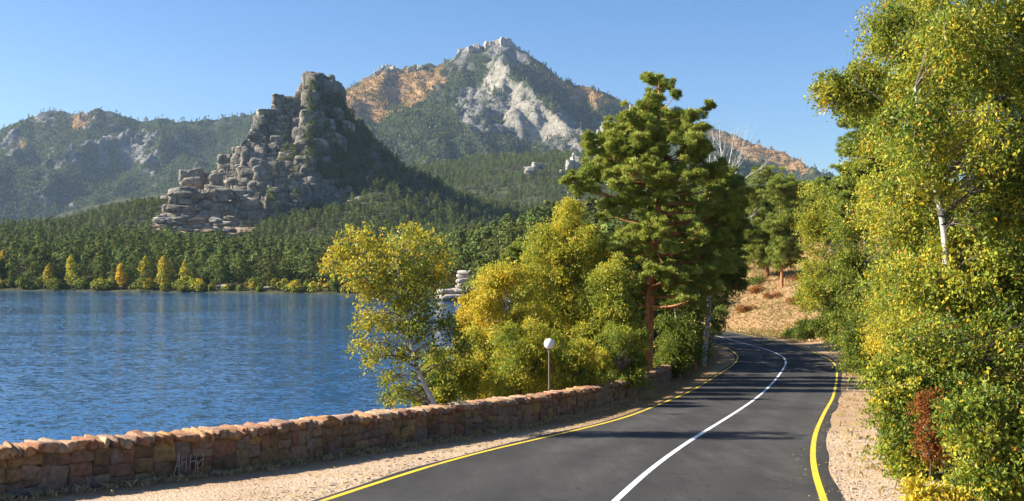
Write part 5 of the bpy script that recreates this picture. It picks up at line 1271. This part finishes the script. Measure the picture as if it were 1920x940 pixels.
Eb = [(0, 1), (1, 2), (2, 3), (3, 4), (4, 5), (5, 6), (0, 7), (7, 8), (8, 9), (9, 10), (0, 11), (11, 12), (12, 13), (13, 14), (2, 15), (15, 16), (16, 17), (2, 18), (18, 19), (19, 20)]
skin_body('body', Vb, Eb, MAT['cloth'], per)
for sg in (-1, 1):
    hb = [(sg * .20, -.37, .97, .028, .018), (sg * .19, -.44, .94, .034, .016)]; eb = [(0, 1)]
    for k, (ox, ln) in enumerate([(-.028, .065), (-.010, .078), (.010, .074), (.026, .06)]):
        b0 = len(hb); hb += [(sg * .19 + ox, -.47, .935, .010), (sg * .19 + ox, -.47 - ln * .6, .915, .009), (sg * .19 + ox, -.47 - ln * .8, .885, .008)]; eb += [(1, b0), (b0, b0 + 1), (b0 + 1, b0 + 2)]
    b0 = len(hb); hb += [(sg * .155, -.42, .935, .011), (sg * .14, -.46, .92, .009)]; eb += [(0, b0), (b0, b0 + 1)]
    skin_body('hand', hb, eb, MAT['skin'], per, 0, 1)
mb = MB(); V_, q_ = boulder_mesh(5, 6, 2.2, .02, cuts=False); V_ = V_.copy()
V_[:, 0] *= .078; V_[:, 1] *= .096; V_[:, 2] *= .115; nm = (V_[:, 1] < -.07) & (np.abs(V_[:, 2] + .01) < .03) & (np.abs(V_[:, 0]) < .02); V_[nm, 1] -= .022
V_ += np.array([0, -.265, 1.64]); mb.add(V_, q=q_); mb.obj('head', MAT['skin'], per, True)
mb = MB(); V_, q_ = boulder_mesh(6, 5, 2.2, .05, cuts=False); V_ = V_ * [.09, .10, .10] + [0, -.235, 1.69]; mb.add(V_, q=q_); mb.obj('hair', MAT['cloth'], per, True)
mb = MB(); tube(mb, [(-.19, -.1, 1.38), (-.1, -.27, 1.26), (.06, -.24, 1.10), (.16, -.08, .98)], [.03, .04, .04, .03], 8); mb.obj('sash', MAT['pale'], per, True)

# ------------------------------------------------------------------ ground cover
def blades(name, label, pts, h, tone, lean=.35, w=.012, g=R):
    n = len(pts); a = g.normal(size=(n, 3)) * lean + [0, 0, 1]; a /= np.linalg.norm(a, axis=1, keepdims=True)
    b = np.cross(a, g.normal(size=(n, 3))); b /= np.linalg.norm(b, axis=1, keepdims=True); hh = (h * (.5 + g.random(n)))[:, None]; ww = np.broadcast_to(np.asarray(w), (n,))[:, None]
    bend = g.normal(size=(n, 3)) * hh * .25; bend[:, 2] = -np.abs(bend[:, 2])
    V = np.stack([pts - b * ww, pts + b * ww, pts + a * hh * .6 + b * ww * .6, pts + a * hh + bend], 1).reshape(-1, 3)
    mb = MB(); mb.add(V, q=np.arange(4 * n).reshape(-1, 4), tone=np.repeat(np.clip(tone + g.normal(size=n) * .15, 0, 1), 4))
    return tag(mb.obj(name, MAT['grass']), label, None, None, 'stuff')
def clumps(x, y, n, r): 
    k = R.integers(0, len(x), n); return x[k] + R.normal(size=n) * r, y[k] + R.normal(size=n) * r
def on(x, y, dz=0): return np.stack([x, y, near_z(x, y) + dz], 1)
# along the wall foot
s = R.uniform(s_vis0, float(np.interp(60, WL[:, 1], wseg)), 900); pt = np.array([wall_at(a)[0] - np.array([-wall_at(a)[1][1], wall_at(a)[1][0]]) * R.gamma(1.3, .16) for a in s])
cx_, cy_ = clumps(pt[:, 0], pt[:, 1], 15000, .07)
blades('grass', 'dry tufts of grass along the foot of the stone wall', on(cx_, cy_, -.02), .11, .75 + R.normal(size=15000) * .2, w=.0035)
# behind the wall
s = R.uniform(s_vis0, float(np.interp(60, WL[:, 1], wseg)), 500); pt = np.array([wall_at(a)[0] + np.array([-wall_at(a)[1][1], wall_at(a)[1][0]]) * (WT + .1 + R.gamma(1.3, .35)) for a in s])
cx_, cy_ = clumps(pt[:, 0], pt[:, 1], 9000, .12)
blades('grass', 'grass growing on the lake side of the stone wall', on(cx_, cy_, -.02), .45, .35, w=.006)
# right verge fringe and bank
yv = R.uniform(12, 92, 4200); xv = np.interp(yv, RR[:105, 1], RR[:105, 0]) + .5 + np.where(R.random(4200) < .04, R.gamma(1.5, .5, 4200), 3.2 + R.gamma(2, 1.0, 4200))
cx_, cy_ = clumps(xv, yv, 26000, .10)
blades('grass', 'dry roadside grass and weeds on the right verge', on(cx_, cy_, -.02), .17, .55, w=.005)
# dry slope
n = 160000; xv = R.uniform(14, 60, n); yv = R.uniform(98, 170, n); d_, s_, _ = seg_dist(xv, yv, RC); k = (s_ < 0) & (xv > 18 + 3 * R.random(n)) & (yv < 164) & (d_ > 4.8) & (fbm(xv / 3, yv / 3, o=3, s=3) > .12)
cx_, cy_ = xv[k], yv[k]; tn = .48 + 1.1 * (fbm(cx_ / 5, cy_ / 5, o=3, s=14) - .5)
blades('grass', 'long bleached grass covering the slope beyond the bend', on(cx_, cy_, -.03), .30, np.clip(tn + R.normal(size=len(cx_)) * .1, .25, .92), lean=.7, w=.018)
# left verge thin grass and needles in the shade
n = 26000; yv = R.uniform(24, 96, n); xl = np.interp(yv, LL[:105, 1], LL[:105, 0]); xw = np.interp(yv, WL[:, 1], WL[:, 0]); xv = xl - .3 - (xl - xw - .4) * R.random(n) ** .9
k = fbm(xv / 1.2, yv / 1.2, o=3, s=44) > .5
blades('needle_litter', 'brown pine needle litter on the verge between wall and yellow line', on(xv[k], yv[k], .0), .05, .5, lean=3.0, w=.008)
# fallen leaves
n = 3200; sgn = R.random(n) < .5; yv = R.uniform(12, 80, n); xr = np.interp(yv, RR[:105, 1], RR[:105, 0]) - .5 + R.gamma(1.6, 1.3, n); xl = np.interp(yv, LL[:105, 1], LL[:105, 0]) - .3 - R.gamma(1.2, .8, n)
xv = np.where(sgn, xr, xl); pts = on(xv, yv, .012); mb = MB(); a = R.normal(size=(n, 3)) * [1, 1, .2]; a /= np.linalg.norm(a, axis=1, keepdims=True); b = np.cross(a, [0, 0, 1.]); sz = (.022 + .02 * R.random(n))[:, None]
V = np.stack([pts - a * sz, pts + b * sz * .6, pts + a * sz, pts - b * sz * .6], 1).reshape(-1, 3); mb.add(V, q=np.arange(4 * n).reshape(-1, 4), tone=np.repeat(R.uniform(.7, 1, n), 4))
tag(mb.obj('leaf_litter', MAT['leaf_birch']), 'fallen yellow and orange leaves scattered on both verges', None, None, 'stuff')
# pebbles
n = 6000; sgn = R.random(n) < .55; yv = 9 + R.gamma(1.6, 9, n); yv = np.minimum(yv, 90)
xr = np.interp(yv, RR[:105, 1], RR[:105, 0]) + .32 + R.gamma(1.1, .8, n); xl = np.interp(yv, LL[:105, 1], LL[:105, 0]) - .28 - R.gamma(1.1, .6, n); xv = np.where(sgn, xr, xl)
Vp, qp = boulder_mesh(700, 1, 3, .2, cuts=False); pts = on(xv, yv, .0); mb = MB(); sz = .006 + R.gamma(1.2, .0065, n)
V = pts[:, None] + Vp[None] * (sz[:, None, None] * (R.uniform(.6, 1.3, (n, 1, 3)))); nv = len(Vp)
q = (qp[None] + (np.arange(n) * nv)[:, None, None]).reshape(-1, 4); mb.add(V.reshape(-1, 3), q=q, tone=np.repeat(R.random(n), nv))
tag(mb.obj('gravel', MAT['pebble'], None, False), 'loose gravel scattered along both road edges', None, None, 'stuff')

# ------------------------------------------------------------------ air
hb = mesh_of('haze', [(a, b, c) for a in (-4850, 4850) for b in (-340, 5150) for c in (-4.2, 960)], [np.array([[0, 1, 3, 2], [4, 6, 7, 5], [0, 4, 5, 1], [2, 3, 7, 6], [0, 2, 6, 4], [1, 5, 7, 3]])])
m = bpy.data.materials.new('haze_air'); m.use_nodes = True; t = m.node_tree; t.nodes.remove(t.nodes['Principled BSDF'])
pv = t.nodes.new('ShaderNodeVolumePrincipled'); pv.inputs['Color'].default_value = (.55, .75, 1, 1); pv.inputs['Density'].default_value = 0.000040; pv.inputs['Anisotropy'].default_value = .1
t.links.new(pv.outputs[0], t.nodes['Material Output'].inputs['Volume']); hb.materials.append(m)
tag(link(bpy.data.objects.new('haze', hb)), 'thin blue haze over the lake and mountains', None, None, 'stuff')
